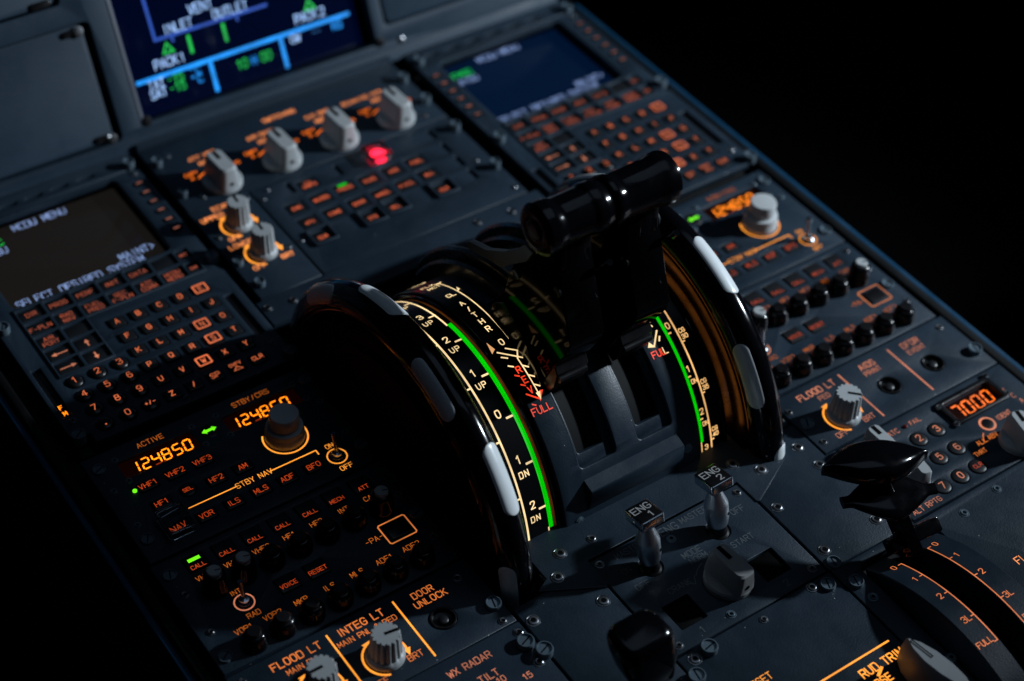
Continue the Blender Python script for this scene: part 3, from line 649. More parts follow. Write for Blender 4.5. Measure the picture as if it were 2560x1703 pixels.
# ------------------------------------------------------------------ centre column: switching, brightness, warning keypad
t = thing('switching_panel', 'grey panel with a row of four large grey source switching knobs below the system screen', 'switching panel', (13, 7.5, -0.5))
plate('faceplate', [(6.0, 4.93), (20.25, 4.93), (20.25, 10.1), (6.0, 10.1)], [], -0.3, 0.0, PANEL, t, 0.04)
obj('rib', slab(6.0, 20.3, 10.12, 10.38, -0.3, 0.3, 0.08), PANEL2, t)
kx = [8.35, 11.55, 14.72, 17.95]
for i, (x, l1, l2) in enumerate(zip(kx, ('ATT HDG', 'AIR DATA', 'EIS DMC', 'ECAM/ND XFR'), ('NORM', 'NORM', 'NORM', 'NORM'))):
    label(t, [(l1, x + (0.12 if i < 3 else -0.55), 8.3, 0.27, dict(w=0.055)), (l2, x + 0.1, 7.8, 0.25, dict(w=0.055))], 0.008, ORS)
    label(t, [('CAPT', x - 0.95, 7.32, 0.22, dict(w=0.055)), ('3', x - 1.05, 7.0, 0.22, dict(w=0.055)), ('F/O', x + 1.2, 7.0, 0.22, dict(w=0.055))], 0.008, ORS2, [(arcpts(x, 5.9, 1.25, 128, 105, 8), 0.07)])
    pointer_knob(t, x, 6.0, 92, 1.08, KNOB, 1.38)
label(t, [('SWITCHING', 13.15, 9.15, 0.28, dict(w=0.06))], 0.008, ORS)
for x, y in ((7.06, 9.13), (7.08, 5.57), (19.3, 9.1), (19.3, 5.5)): screw(t, x, y, 0, 0.14)
for x, y in ((6.35, 6.1), (6.35, 8.7), (19.95, 8.46), (19.95, 6.4)): fastener(t, x, y, 0, 0.24, 0.4, 30)

t = thing('brightness_panel', 'small panel with UPPER and LOWER display brightness fluted knobs left of the keypad', 'brightness panel', (7.5, 1.5, -0.5))
plate('faceplate', [(5.95, -1.95), (9.03, -1.95), (9.03, 4.83), (5.95, 4.83)], [], -0.3, 0.0, PANEL, t, 0.04)
label(t, [('ECAM', 7.45, 4.5, 0.3, dict(w=0.065)), ('UPPER', 6.75, 4.0, 0.3, dict(w=0.065)), ('LOWER', 6.95, 1.72, 0.3, dict(w=0.065)), ('OFF', 6.95, 2.22, 0.28, dict(w=0.065)), ('OFF', 6.95, -0.05, 0.28, dict(w=0.065)), ('BRT', 8.4, 0.0, 0.28, dict(w=0.065))], 0.008, ORS)
for y in (2.98, 0.72):
    flat('knob_arc', arc_arrow(7.55, y, 0.82, 250, 130, w=0.1), ORB, t); flat('knob_arc', arc_arrow(7.55, y, 0.82, 40, 0, w=0.1), ORB, t)
    fluted_knob(t, 7.55, y, 85, 0.5, 1.38)
for x, y in ((8.7, 0.42), (8.75, 4.4), (6.3, 2.6)): screw(t, x, y, 0, 0.12)
for x, y in ((6.05, 0.6), (6.2, -1.1)): fastener(t, x + 0.15, y, 0, 0.24, 0.3, 30)

t = thing('warning_keypad', 'warning system keypad with a red emergency key and rows of black page keys', 'keypad', (14.7, 1.5, -0.5))
EX = [10.37, 11.69, 13.02, 14.33, 15.65, 16.96]
ek = [(EX[1] + 0.03, 3.9, ['T.O', 'CONFIG']), (EX[0], 2.68, ['ENG']), (EX[1], 2.68, ['BLEED']), (EX[2], 2.75, ['PRESS']), (EX[3], 2.68, ['ELEC']), (EX[4], 2.68, ['HYD']), (EX[5], 2.7, ['FUEL']),
      (EX[0], 1.5, ['APU']), (EX[1], 1.48, ['COND']), (EX[2], 1.5, ['DOOR']), (EX[3], 1.5, ['WHEEL']), (EX[4], 1.5, ['F/CTL']), (EX[5], 1.6, ['ALL']),
      (EX[0], 0.3, ['CLR']), (EX[2], 0.28, ['STS']), (EX[3], 0.38, ['RCL']), (EX[5], 0.28, ['CLR'])]
slots = [(10.88, 4.07), (13.48, 4.04), (18.8, 4.05), (18.8, 2.8), (18.8, 1.62), (18.8, 0.48)]
plate('faceplate', [(9.13, -1.95), (20.25, -1.95), (20.25, 4.83), (9.13, 4.83)], [rrect(x - 0.46, x + 0.46, y - 0.4, y + 0.4, 0.04, 2) for x, y, _ in ek] + [rrect(x - 0.1, x + 0.1, y - 0.38, y + 0.38, 0.04, 2) for x, y in slots], -0.3, 0.0, PANEL, t, 0.04)
for i, (x, y, l) in enumerate(ek):
    if y < 0.5: plate('key_guard', rrect(x - 0.62, x + 0.62, y - 0.56, y + 0.56, 0.06, 2), [rrect(x - 0.5, x + 0.5, y - 0.44, y + 0.44, 0.05, 2)], 0.0, 0.16, PANEL2, t, 0.03)
    k = key('page_key', t, x, y, 0.84, 0.7, -0.3, 0.02, l, th=0.2 if len(l) == 1 else 0.165, lw=0.042, ty=-0.08, lm=ORKE, r=0.03)
    if i == 3:
        m = MB(); ribbon(m, [(x - 0.24, y + 0.2), (x + 0.24, y + 0.2)], 0.15, 0.03, cap=False); flat('page_lamp', m, GRN, k)
plate('key_guard', rrect(14.95, 16.15, 3.35, 4.5, 0.1, 3), [rrect(15.12, 15.98, 3.52, 4.32, 0.08, 3)], 0.0, 0.42, GLASS, t, 0.03)
k = key('emergency_key', t, 15.6, 3.92, 0.74, 0.66, 0.0, 0.2, [], m=REDL, rnd=True, dome=0.1)
for x, y in ((9.38, 3.95), (9.4, 0.5), (9.86, 4.46), (19.9, 4.2), (19.47, 1.2), (19.9, -1.4)): screw(t, x, y, 0, 0.11)
for x, y in ((19.98, 3.79), (19.98, 0.35)): fastener(t, x, y, 0, 0.24, 0.4, 30)

# ------------------------------------------------------------------ deck plates round the throttle quadrant
t = thing('deck_plate', 'grey deck plate in front of the two trim wheels, below the warning keypad', 'deck plate', (13, -2.8, -0.5))
plate('sheet', [(5.6, -3.7), (20.7, -3.7), (20.7, -2.05), (5.6, -2.05)], [], -0.3, 0.0, PANEL, t, 0.04)
for x, y in ((7.1, -2.75), (5.9, -2.6), (16.95, -2.6), (18.77, -2.8)): screw(t, x, y, 0, 0.16)
t = thing('deck_plate', 'grey deck plate left of the engine panel with a slotted fastener seam and bracket screws', 'deck plate', (7.3, -26, -0.5))
plate('sheet', [(5.5, -40), (9.17, -40), (9.17, -21.9), (7.3, -20.9), (7.3, -21.75), (5.5, -21.75)], [], -0.3, 0.0, PANEL, t, 0.04)
for x, y in ((8.62, -23.28), (5.85, -22.6)): screw(t, x, y, 0, 0.2)
for x, y, a in ((5.35, -24.0, 20), (5.35, -28.2, 60)): fastener(t, x + 0.3 * 0, y, 0.02, 0.32, 0.28, a)
t = thing('deck_plate', 'grey deck plate between the engine panel and the transponder, under the flap handle', 'deck plate', (19, -24, -0.5))
plate('sheet', [(16.92, -26.85), (21.4, -26.85), (21.4, -22.25), (20.85, -22.25), (20.85, -20.2), (18.2, -20.2), (18.2, -21.75), (16.92, -22.4)], [], -0.3, 0.0, PANEL, t, 0.04)
for x, y in ((17.31, -23.31), (17.43, -25.97), (20.25, -25.92), (20.3, -22.5), (20.19, -21.3)): screw(t, x, y, 0, 0.19)
fastener(t, 17.3, -26.65, -0.1, 0.3, 0.2, 75)
t = thing('deck_plate', 'narrow dark deck strip right of the right trim wheel', 'deck plate', (20.5, -12, -0.5))
plate('sheet', [(20.0, -20.1), (20.8, -20.1), (20.8, -3.8), (20.0, -3.8)], [], -0.4, -0.05, PANEL, t, 0.04)
t = thing('bracket_plate', 'raised foot plate of the quadrant with angled ends and socket screws', 'foot plate', (13, -21, 0))
plate('sheet', [(7.4, -17.5), (7.4, -21.3), (6.75, -21.62), (9.1, -22.85), (9.25, -22.75), (9.25, -21.43), (16.78, -21.43), (16.8, -22.66), (16.95, -22.7), (19.3, -21.5), (18.15, -21.2), (18.15, -17.5)], [], -0.02, 0.06, PANEL, t, 0.02)
for x, y in ((8.56, -20.58), (7.81, -21.47), (17.24, -20.61), (18.04, -21.47)): screw(t, x, y, 0.06, 0.2)
for x, y in ((10.04, -20.65), (16.3, -21.1)): screw(t, x, y, 0.06, 0.15)

# ------------------------------------------------------------------ throttle quadrant
q = thing('throttle_quadrant', 'curved grey throttle quadrant with glowing white, green and red pitch trim scales', 'throttle quadrant', (12.87, -12.8, -0.5))
obj('core', arcband(7.6, 17.9, 2.5, 6.55, 0, 178, 60), DARK, q)
RS, RC = 6.85, 7.1
obj('trim_scale_strip', arcband(7.62, 9.16, 6.5, RS, 12, 168, 90, 0.02), SCALEB, q)
obj('trim_scale_strip', arcband(16.52, 17.72, 6.5, RS, 12, 168, 90, 0.02), SCALEB, q)
obj('scale_rim', arcband(9.22, 9.34, 6.5, 7.0, 12, 168, 90, 0.02), GLOSS, q)
obj('scale_rim', arcband(17.74, 17.9, 6.5, 6.95, 12, 168, 90, 0.03), GLOSS, q)
obj('glow_band', arcband(9.165, 9.18, 6.62, 6.8, 14, 160, 80), EDGE, q)
obj('glow_band', arcband(17.905, 17.915, 6.6, 6.84, 14, 160, 80), GLOWR, q)  # unseen glowing band, added outside the rim to light the right wheel
obj('label_strip', arcband(9.38, 10.6, 6.5, RC, 58.2, 168, 90, 0.04), SCALEB, q)
RD = lambda a: radians(a) * RC
CUTS = [RD(9 + 2.5 * i) for i in range(1, 64)]
SL = [(10.66, 12.44), (13.52, 15.24)]
cyl7 = lambda x, y, z: pol(x, math.degrees(y / RC), RC + z)
plate('cover', [(9.52, RD(9)), (16.34, RD(9)), (16.34, RD(168)), (10.62, RD(168)), (10.62, RD(58.2)), (9.52, RD(58.2))], [rrect(a, b, RD(31.7), RD(97), 0.2, 4) for a, b in SL], -0.55, 0.0, COVER, q, 0.05, cyl7, CUTS)
for a, b in SL:
    plate('slot_ledge', rrect(a - 0.1, b + 0.1, RD(31), RD(98), 0.1, 2), [rrect(a + 0.17, b - 0.32, RD(36.2), RD(95), 0.14, 4)], -0.5, -0.2, COVER, q, 0.04, cyl7, CUTS)
    obj('slot_floor', arcband(a + 0.05, b - 0.05, 6.0, 6.5, 31, 98, 50, 0.0), COVER, q)
    for d, h in ((0.55, 0.7), (0.95, 1.15)): obj('lever_shroud', arcband(a + d, a + d + 0.3, 6.5, RC + h, 84, 150, 60, 0.12), WEB, q)
obj('lip', polyx([(7.05, 28.3), (7.5, 24.9), (7.52, 24.2), (7.3, 19.5), (7.1, 17.0), (6.9, 18)], 10.66, 15.32, 0.03), COVER, q)
def onC(r): return lambda x, y, z: pol(x, math.degrees(y / r), r + z)
def Y(a, r=RS): return radians(a) * r
def arcline(mb, x, a0, a1, w, r=RS, n=60, z=0.012):
    ribbon(mb, [(x, Y(a0 + (a1 - a0) * i / n, r)) for i in range(n + 1)], w, z)
TS = 1.0; SW = 0.88
# left pitch trim scale
def wide(t, a0, da, x, h, mbx, z=0.014, w=None, r=RS): text(mbx, t, x, Y(a0 + da, r), h, w or h * 0.2, z, asp=0.66)
m = MB()
arcline(m, 7.93, 14.3, 150, 0.085); arcline(m, 8.885, 14.0, 16.6, 0.06, n=4); arcline(m, 8.885, 97, 150, 0.075)
for a in (31.2, 50.9, 70.6, 90.3, 110): ribbon(m, [(7.78, Y(a)), (7.93, Y(a))], 0.075, 0.016)
for k, a in enumerate((24.9, 40.9, 56.9, 72.8, 88.7, 104.5, 120.5)):
    ribbon(m, [(8.62, Y(a)), (8.9, Y(a))], 0.085, 0.016)
    n = k - 2
    text(m, str(abs(n)), 8.36, Y(a + 2.3), 0.3, 0.062, 0.014, asp=0.62)
    if n: text(m, 'UP' if n > 0 else 'DN', 8.37, Y(a - 2.75), 0.24, 0.05, 0.014, asp=0.64, gap=2.6)
m.map(onC(RS)); flat('scale_marks', m, YEL, q)
m = MB(); ribbon(m, [(9.0, Y(16.3 + (97.4 - 16.3) * i / 70)) for i in range(71)], 0.2, 0.02, cap=False); m.map(onC(RS)); flat('green_band', m, GRN, q)
# right pitch trim scale
m = MB()
arcline(m, 17.13, 13, 150, 0.075); arcline(m, 16.62, 13, 19.2, 0.05, n=4)
for a, n in ((27.6, 2), (43.2, 1), (59.3, 0)):
    ribbon(m, [(16.76, Y(a)), (16.86, Y(a))], 0.07, 0.016); wide(str(n), a, 2.6, 16.88, 0.24, m, w=0.055)
    if n: wide('DN', a, -2.0, 16.95, 0.17, m, w=0.045)
wide('3', 14.5, 2, 16.86, 0.22, m, w=0.05)
for a, n in ((57.0, '30'), (38.2, '35'), (20.5, '40')):
    wide('CG', a, 1.6, 17.36, 0.17, m, w=0.045); wide(n, a, -0.6, 17.38, 0.17, m, w=0.045); ribbon(m, [(17.13, Y(a - 2.1)), (17.26, Y(a - 2.1))], 0.06, 0.016)
m.map(onC(RS)); flat('scale_marks', m, YELR, q)
m = MB(); ribbon(m, [(16.66, Y(19.2 + (97.4 - 19.2) * i / 70)) for i in range(71)], 0.14, 0.02, cap=False); m.map(onC(RS)); flat('green_band', m, GRN, q)
# thrust marks on the label strip
def YCc(a): return Y(a, RC)
def tri(mb, pts, z=0.016): mb.add([(x, YCc(a), z) for x, a in pts], [(0, 1, 2)])
def dash(mb, x0, a0, x1, a1, w=0.06, z=0.014): ribbon(mb, [(x0, YCc(a0)), (x1, YCc(a1))], w, z, cap=False)
m = MB()
arcline(m, 10.42, 80.2, 121.5, 0.05, RC); dash(m, 10.4, 80.2, 10.6, 80.2, 0.05)
tri(m, [(10.2, 122.5), (10.62, 122.5), (10.42, 120.6)]); tri(m, [(10.42, 109.2), (10.6, 110.3), (10.6, 112.6)]); tri(m, [(10.55, 133), (10.7, 137), (10.3, 134)])
text(m, 'TO', 10.05, YCc(137.5), 0.24, 0.05, 0.014); text(m, 'GA', 10.15, YCc(134.6), 0.24, 0.05, 0.014)
text(m, 'FLX', 9.98, YCc(123.3), 0.24, 0.045, 0.014); text(m, 'MCT', 10.05, YCc(119.6), 0.24, 0.045, 0.014)
text(m, 'CL', 10.03, YCc(108.8), 0.25, 0.05, 0.014)
for c, a in zip('A/THR', (101.7, 97.7, 94.2, 90.4, 86.6)): text(m, c, 9.99, YCc(a), 0.27, 0.052, 0.014)
text(m, '0', 10.05, YCc(80.0), 0.27, 0.05, 0.014)
dash(m, 9.6, 77.3, 10.3, 72.8); dash(m, 10.0, 77.5, 10.42, 74.9); dash(m, 9.62, 75.2, 9.86, 73.9); dash(m, 9.66, 71.6, 9.86, 70.5)
arcline(m, 10.2, 58.4, 72.6, 0.05, RC, 12); dash(m, 10.2, 72.5, 10.4, 75.2)
for a in (73.4, 69.8, 66.2, 62.8): dash(m, 10.2, a, 10.42, a - 1.4)
tri(m, [(10.1, 60.0), (10.3, 60.0), (10.17, 57.4)], 0.02)
m.map(onC(RC)); flat('thrust_marks', m, YEL, q)
m = MB(); tri(m, [(9.4, 77.4), (9.62, 78.6), (9.5, 82.0)]); m.map(onC(RC)); flat('index_mark', m, em('index_tan', (1.0, 0.5, 0.2), 0.8), q)
m = MB()
for c, a in zip('REV', (69.0, 65.3, 61.6)): text(m, c, 9.97, YCc(a), 0.27, 0.055, 0.014)
dash(m, 9.68, 67.9, 9.86, 66.9); dash(m, 9.7, 64.4, 9.88, 63.4); dash(m, 9.7, 61.0, 10.14, 57.8, 0.065); dash(m, 9.72, 57.3, 9.88, 56.4)
tri(m, [(10.12, 57.0), (10.42, 60.0), (10.1, 58.6)], 0.018); tri(m, [(10.3, 60.3), (10.44, 60.0), (10.12, 57.2)], 0.019)
text(m, 'FULL', 10.02, YCc(54.7), 0.28, 0.05, 0.014)
m.map(onC(RC)); flat('reverse_marks', m, RED, q)
m = MB()
dash(m, 16.0, 64.9, 16.12, 63.4); dash(m, 15.72, 57.2, 16.2, 61.8, 0.07); dash(m, 16.05, 58.2, 16.18, 59.7, 0.07)
tri(m, [(15.45, 57.8), (15.78, 56.9), (15.6, 59.3)]); text(m, 'L', 16.12, YCc(54.8), 0.27, 0.05, 0.014)
m.map(onC(RC)); flat('thrust_marks', m, YEL, q)
m = MB(); text(m, 'FUL', 15.78, YCc(54.8), 0.27, 0.05, 0.014); text(m, 'V', 15.8, YCc(61.6), 0.27, 0.055, 0.014); text(m, 'E', 15.8, YCc(65.3), 0.27, 0.055, 0.014)
m.map(onC(RC)); flat('reverse_marks', m, RED, q)
for x, a in ((10.2, 14.5), (15.75, 21.0)):
    mb = lathe([(0.2, -0.02), (0.2, 0.03), (0.15, 0.03), (0.14, 0.0), (0.13, 0.06), (0.05, 0.06), (0.05, 0.02)], 0, 0, 20)
    mb.map(lambda u, v, w, x=x, a=a: pol(x + u, a + math.degrees(v / RC), RC + w)); obj('screw', mb, DSCREW, q)
# ------------------------------------------------------------------ pitch trim wheels
WEBL = mat('wheel_web_matte', (0.003, 0.003, 0.003), 0.7, spec=0.08)
def wheel(label, xc, cr, cl, wm):
    t = thing('trim_wheel', label, 'trim wheel', (xc, YC, ZC), 'pitch trim wheels')
    R0_, ax, ar = 7.95, 0.72, 0.86
    sec = [(xc + ax * cos(k * 2 * pi / 28), R0_ + ar * sin(k * 2 * pi / 28)) for k in range(28)]
    obj('rim', ring(sec, n=180), GLOSS, t)
    # web with turned grooves
    pr = [(xc - 0.12, 0.5), (xc - 0.35, 1.5), (xc - 0.35, 5.6), (xc - 0.5, 5.8), (xc - 0.5, 6.1), (xc - 0.3, 6.3), (xc - 0.3, 6.6), (xc - 0.45, 6.75), (xc - 0.45, 6.95), (xc - 0.3, 7.3), (xc + 0.3, 7.3), (xc + 0.45, 6.95), (xc + 0.45, 6.75), (xc + 0.3, 6.6), (xc + 0.3, 6.3), (xc + 0.5, 6.1), (xc + 0.5, 5.8), (xc + 0.35, 5.6), (xc + 0.35, 1.5), (xc + 0.12, 0.5)]
    obj('web', ring(pr, n=120), wm, t)
    def marker(ac, f0, f1, half=9.5):
        mb = MB(); rs = []; n = 28; fc = (f0 + f1) / 2; fw = (f1 - f0) / 2
        for i in range(n + 1):
            u = -1 + 2 * i / n; u = math.copysign(1 - (1 - abs(u)) ** 1.6, u)
            e = max(0.0, (abs(u) - 0.72) / 0.28); w = fw * math.sqrt(max(0.0, 1 - e ** 2)) if e > 0 else fw
            w = max(w, 0.5); a = ac + u * half; row = []
            for o, sg in ((0.028, 1), (-0.03, -1)):
                for j in (range(11) if sg > 0 else range(10, -1, -1)):
                    s = -1 + 2 * j / 10; ed = max(abs(s) ** 10, abs(u) ** 30) if o > 0 else 0
                    ph = radians(fc + s * w); oo = o * (1 - ed) + (-0.005) * ed if o > 0 else o
                    row.append(pol(xc + (ax + oo) * cos(ph), a, R0_ + (ar + oo) * sin(ph)))
            rs.append(row)
        obj('marker', mb.loft(rs), WHITE, t, smooth=60)
    for a in cr: marker(a, 28, 108)
    for a in cl: marker(a, 116, 172)
    return t
wheel('black glossy trim wheel left of the quadrant, nearest the green trim scale', 6.40, (-17, 43, 103, 163, 223), (11, 71, 131, 191, 251), WEBL)
wheel('black glossy trim wheel right of the quadrant, beside the right audio panel', 19.05, (6, 69.5, 129.5, 189.5), (38, 98, 158), WEB)

# ------------------------------------------------------------------ thrust levers
def lever(label, X0, X1, g0, g1, flip):
    t = thing('thrust_lever', label, 'thrust lever', ((X0 + X1) / 2, YC, ZC), 'thrust levers')
    obj('arm', polyx([(6.7, 80), (7.3, 89), (8.1, 89.5), (8.9, 86.3), (10.1, 85.5), (11.2, 83.8), (13.6, 79.6), (13.9, 76), (12.9, 73.4), (10.7, 63.2), (10.2, 62.3), (8.5, 62.6), (7.2, 62.0)], X0, X1, 0.05), MIRROR, t)
    obj('foot', polyx([(7.15, 63), (7.2, 58.6), (7.75, 58.4), (8.5, 60.5), (8.7, 63)], X0 + 0.05, X1 - 0.05, 0.04), GLOSS2, t)
    obj('roller', tube([pol(X0 + 0.15, 59.6, 8.25), pol(X1 - 0.15, 59.6, 8.25)], 0.16, 14), GLOSS2, t)
    obj('arm_plate', polyx([(7.2, 90.5), (8.0, 89.5), (8.6, 85), (8.4, 80), (7.8, 70), (7.25, 61), (7.2, 75)], X0 - 0.12, X0 - 0.02, 0.02), GLOSS, t)
    # grip
    L = g1 - g0; pr = [(0.03, 0.55), (0.0, 0.72), (0.05, 0.92), (0.16, 1.02), (0.45, 1.03)] + [(0.45 + 0.55 * k / 8, 0.975 + 0.055 * cos(pi * k / 8)) for k in range(1, 9)] + [(L - 0.95, 0.92)] + [(L - 0.95 + 0.3 * k / 4, 0.96 - 0.04 * cos(pi * k / 4)) for k in range(1, 5)] + [(L - 0.4, 1.0)] + [(L - 0.4 + 0.34 * k / 4, 0.955 + 0.045 * cos(pi * k / 4)) for k in range(1, 5)] + [(L, 0.6)]
    if flip: pr = [(0, 0.6), (0.04, 0.98), (0.14, 1.01)] + [(0.14 + 0.5 * k / 6, 0.957 + 0.053 * cos(pi * k / 6)) for k in range(1, 7)] + [(1.7, 0.93), (2.1, 0.955), (2.3, 1.0), (L - 0.3, 1.04), (L - 0.1, 0.98), (L - 0.02, 0.85), (L, 0.6)]
    c = pol(0, 77.4, 14.65); mb = MB()
    mb.loft([[(g0 + x, c[1] + r * cos(k * 2 * pi / 56), c[2] + r * sin(k * 2 * pi / 56)) for k in range(56)] for x, r in pr])
    g = obj('grip', mb, GLOSS, t)
    if not flip:
        mb = MB(); mb.loft([[(x, c[1] + r * cos(k * 2 * pi / 28), c[2] + r * sin(k * 2 * pi / 28)) for k in range(28)] for x, r in ((g0 + 0.04, 0.42), (g0 - 0.02, 0.42), (g0 - 0.03, 0.36), (g0 + 0.02, 0.34), (g0 + 0.02, 0.02))])
        obj('button_collar', mb, GLOSS2, g)
        mb = MB(); mb.loft([[(x, c[1] + r * cos(k * 2 * pi / 28), c[2] + r * sin(k * 2 * pi / 28)) for k in range(28)] for x, r in ((g0 + 0.04, 0.31), (g0 - 0.0, 0.31), (g0 - 0.05, 0.27), (g0 - 0.06, 0.02))])
        obj('disconnect_button', mb, REDP, g)
    obj('grip_neck', polyx([(13.2, 80.5), (14.1, 80), (14.3, 75.5), (12.6, 72.8), (12.4, 76)], X0 + 0.1, X1 - 0.1, 0.06), MIRROR, t)
    # reverse latch: a hooked paddle in front of the grip
    if not flip: obj('reverse_latch', polyx([(10.02, 99.8), (10.2, 98.4), (10.5, 92), (11.3, 86), (12.1, 82.4), (12.7, 80.8), (12.75, 78.6), (12.0, 79.6), (11.0, 83.6), (10.35, 86.5), (10.2, 89.6), (10.0, 93.5), (9.8, 98.6)], X0 - 0.28, X0 - 0.02, 0.03), LATCH, t)
    obj('trigger', tube([pol(X1 - 0.02, 77, 12.2), pol(X1 + 0.05, 75.2, 11.85), pol(X1 + 0.3, 73, 12.0), pol(X1 + 0.5, 71.6, 12.5), pol(X1 + 0.45, 71.2, 12.9)], 0.13, 12), GLOSS, t, smooth=60)
    for a, r, s in ((82.8, 10.5, 0.2), (71.5, 12.1, 0.2)):
        c2 = pol(0, a, r); mb = MB(); mb.loft([[(x, c2[1] + rr * cos(k * 2 * pi / 20), c2[2] + rr * sin(k * 2 * pi / 20)) for k in range(20)] for x, rr in ((X0 + 0.02, s), (X0 - 0.06, s), (X0 - 0.08, s * 0.8), (X0 - 0.05, s * 0.7), (X0 - 0.05, 0.02))])
        obj('rivet', mb, DSCREW if a > 80 else GLOSS2, t)
    return t
lever('left black thrust lever with a glossy cylinder grip and dull red button on its end', 10.5, 12.1, 9.65, 12.66, False)
lever('right black thrust lever with a glossy cylinder grip end over the right keyboard', 13.62, 15.25, 12.74, 15.75, True)

# ------------------------------------------------------------------ engine start panel
t = thing('engine_panel', 'dark engine start panel with two chrome master switches and a grey mode selector', 'engine panel', (13, -24.2, -0.5))
SQ = [(10.9, -25.35), (15.12, -25.35)]
plate('faceplate', [(9.27, -26.8), (16.8, -26.8), (16.8, -21.5), (9.27, -21.5)], [rrect(x - 0.62, x + 0.62, y - 0.62, y + 0.62, 0.03, 1) for x, y in SQ] + [[(x + 0.5 * cos(a * pi / 14), -22.95 + 0.5 * sin(a * pi / 14)) for a in range(28)] for x in (11.17, 14.55)], -0.3, 0.0, PANEL, t, 0.03)
for x, y in SQ: obj('annunciator', slab(x - 0.6, x + 0.6, y - 0.6, y + 0.6, -0.35, -0.1, 0.02), HOLE, t)
for x, n in ((11.17, '1'), (14.55, '2')):
    s = obj('master_switch', lathe([(0.52, -0.25), (0.5, -0.1), (0.36, 0.02), (0.3, 0.3), (0.26, 0.45)], 0, 0, 28).tf(Matrix.Translation((x, -22.95, 0))), GLOSS2, t)
    d = Vector((-0.17, 0.66, 2.72)).normalized(); M = Matrix.Translation((x, -22.95, 0)) @ d.to_track_quat('Z', 'Y').to_matrix().to_4x4()
    # keep the cap square to the panel
    zx = d; yx = Vector((0, 1, 0)); xx = yx.cross(zx).normalized(); yx = zx.cross(xx)
    M = Matrix.Translation((x, -22.95, 0)) @ Matrix((xx, yx, zx)).transposed().to_4x4()
    obj('barrel', lathe([(0.3, 0.22), (0.4, 0.38), (0.47, 0.72), (0.485, 1.38), (0.475, 1.44), (0.19, 2.25), (0.18, 2.5)], 0, 0, 48).tf(M), BRUSH, s, smooth=18)
    hd = lathe([(0.07, 0), (0.07, 0.02)], 0, 0, 14).tf(M @ Matrix.Translation((0.26, -0.39, 0.95)) @ Matrix.Rotation(radians(-56), 4, 'Z') @ Matrix.Rotation(pi / 2, 4, 'Y')); obj('set_screw', hd, HOLE, s)
    cp = obj('cap', slab(-0.53, 0.53, -0.58, 0.58, 2.38, 2.8, 0.05, 0.1).tf(M), CHROME, s)
    obj('cap_inlay', slab(-0.48, 0.48, -0.53, 0.53, 2.79, 2.806, 0.004, 0.07).tf(M), GLOSS2, cp)
    m = MB(); text(m, 'ENG', -0.02, 0.2, 0.34, 0.055, 2.812); text(m, n, 0.12, -0.26, 0.3, 0.055, 2.812); m.tf(M); flat('cap_lettering', m, CAPT, cp)
label(t, [('MASTER', 10.95, -21.85, 0.27), ('MASTER', 14.2, -21.8, 0.27), ('ENG', 12.9, -21.85, 0.36), ('ON', 10.25, -22.6, 0.25), ('OFF', 10.35, -23.5, 0.27), ('OFF', 15.85, -22.55, 0.27), ('ON', 15.2, -21.9, 0.25), ('MODE', 12.95, -23.25, 0.27), ('NORM', 13.0, -23.6, 0.25), ('CRANK', 11.5, -24.3, 0.26), ('IGN START', 14.65, -23.85, 0.26),
          ('1', 10.95, -26.35, 0.28), ('2', 15.1, -26.4, 0.28)], 0.008, GREYL, [(arcpts(13.25, -25.05, 1.2, 138, 105, 10), 0.035), ([(11.9, -24.4), (12.1, -24.55), (12.3, -24.2)], 0.035)])
pointer_knob(t, 13.25, -25.1, 94, 1.12, KNOBD, 1.25)
for x, y in ((9.56, -21.8), (16.45, -21.85), (9.74, -26.45), (12.31, -26.4), (16.4, -26.4), (12.7, -22.3)): screw(t, x, y, 0, 0.14, DSCREW if x > 12 and x < 13 else STEEL)

TS = 0.92; SW = 0.78
# ------------------------------------------------------------------ transponder panel
t = thing('transponder_panel', 'transponder panel with orange 7000 readout and round black number keys', 'transponder', (26, -24.5, -0.5))
kp = [(23.75, -23.67, '1'), (24.8, -23.67, '2'), (25.82, -23.67, '3'), (23.76, -24.88, '4'), (24.78, -24.88, '5'), (25.8, -24.88, '6'), (23.76, -26.1, '7'), (24.79, -26.1, '0'), (25.79, -26.1, 'CLR')]
plate('faceplate', [(21.5, -26.8), (31.0, -26.8), (31.0, -22.3), (21.5, -22.3)], [[(x + 0.4 * cos(a * pi / 12), y + 0.4 * sin(a * pi / 12)) for a in range(24)] for x, y, _ in kp] + [rrect(26.95, 29.6, -23.85, -22.85, 0.08, 2)], -0.3, 0.0, PANEL, t, 0.03)
for x, y, l in kp: key('code_key', t, x, y, 0.74, 0.74, -0.3, 0.08, [l], th=0.34 if len(l) < 2 else 0.2, rnd=True, lw=0.055 if len(l) < 2 else 0.035, lm=PINK if l != 'CLR' else ORKR)
d = obj('display_window', slab(26.93, 29.62, -23.87, -22.83, -0.3, -0.12, 0.01), WIN, t)
m = MB(); seg7(m, '7000', 27.25, -23.72, 0.68, 0.58, 0.36, -0.11, 0.085); flat('digits', m, SEGR, d)
plate('display_bezel', rrect(26.7, 29.85, -24.05, -22.6, 0.15, 3), [rrect(26.95, 29.6, -23.85, -22.85, 0.1, 3)], -0.02, 0.16, GLOSS2, t, 0.05)
for x, y in ((26.75, -22.85), (26.72, -23.95), (29.85, -22.55), (29.9, -23.8)): screw(t, x, y, 0.1, 0.11)
label(t, [('ATC', 24.15, -22.83, 0.26), ('FAIL', 25.4, -22.83, 0.22), ('IDENT', 28.9, -24.6, 0.24), ('ALT RPTG', 22.5, -26.5, 0.26), ('T', 30.0, -23.6, 0.26), ('C', 30.1, -24.0, 0.26), ('A', 30.2, -24.4, 0.26), ('S', 30.3, -24.8, 0.26)], 0.008, PINK)
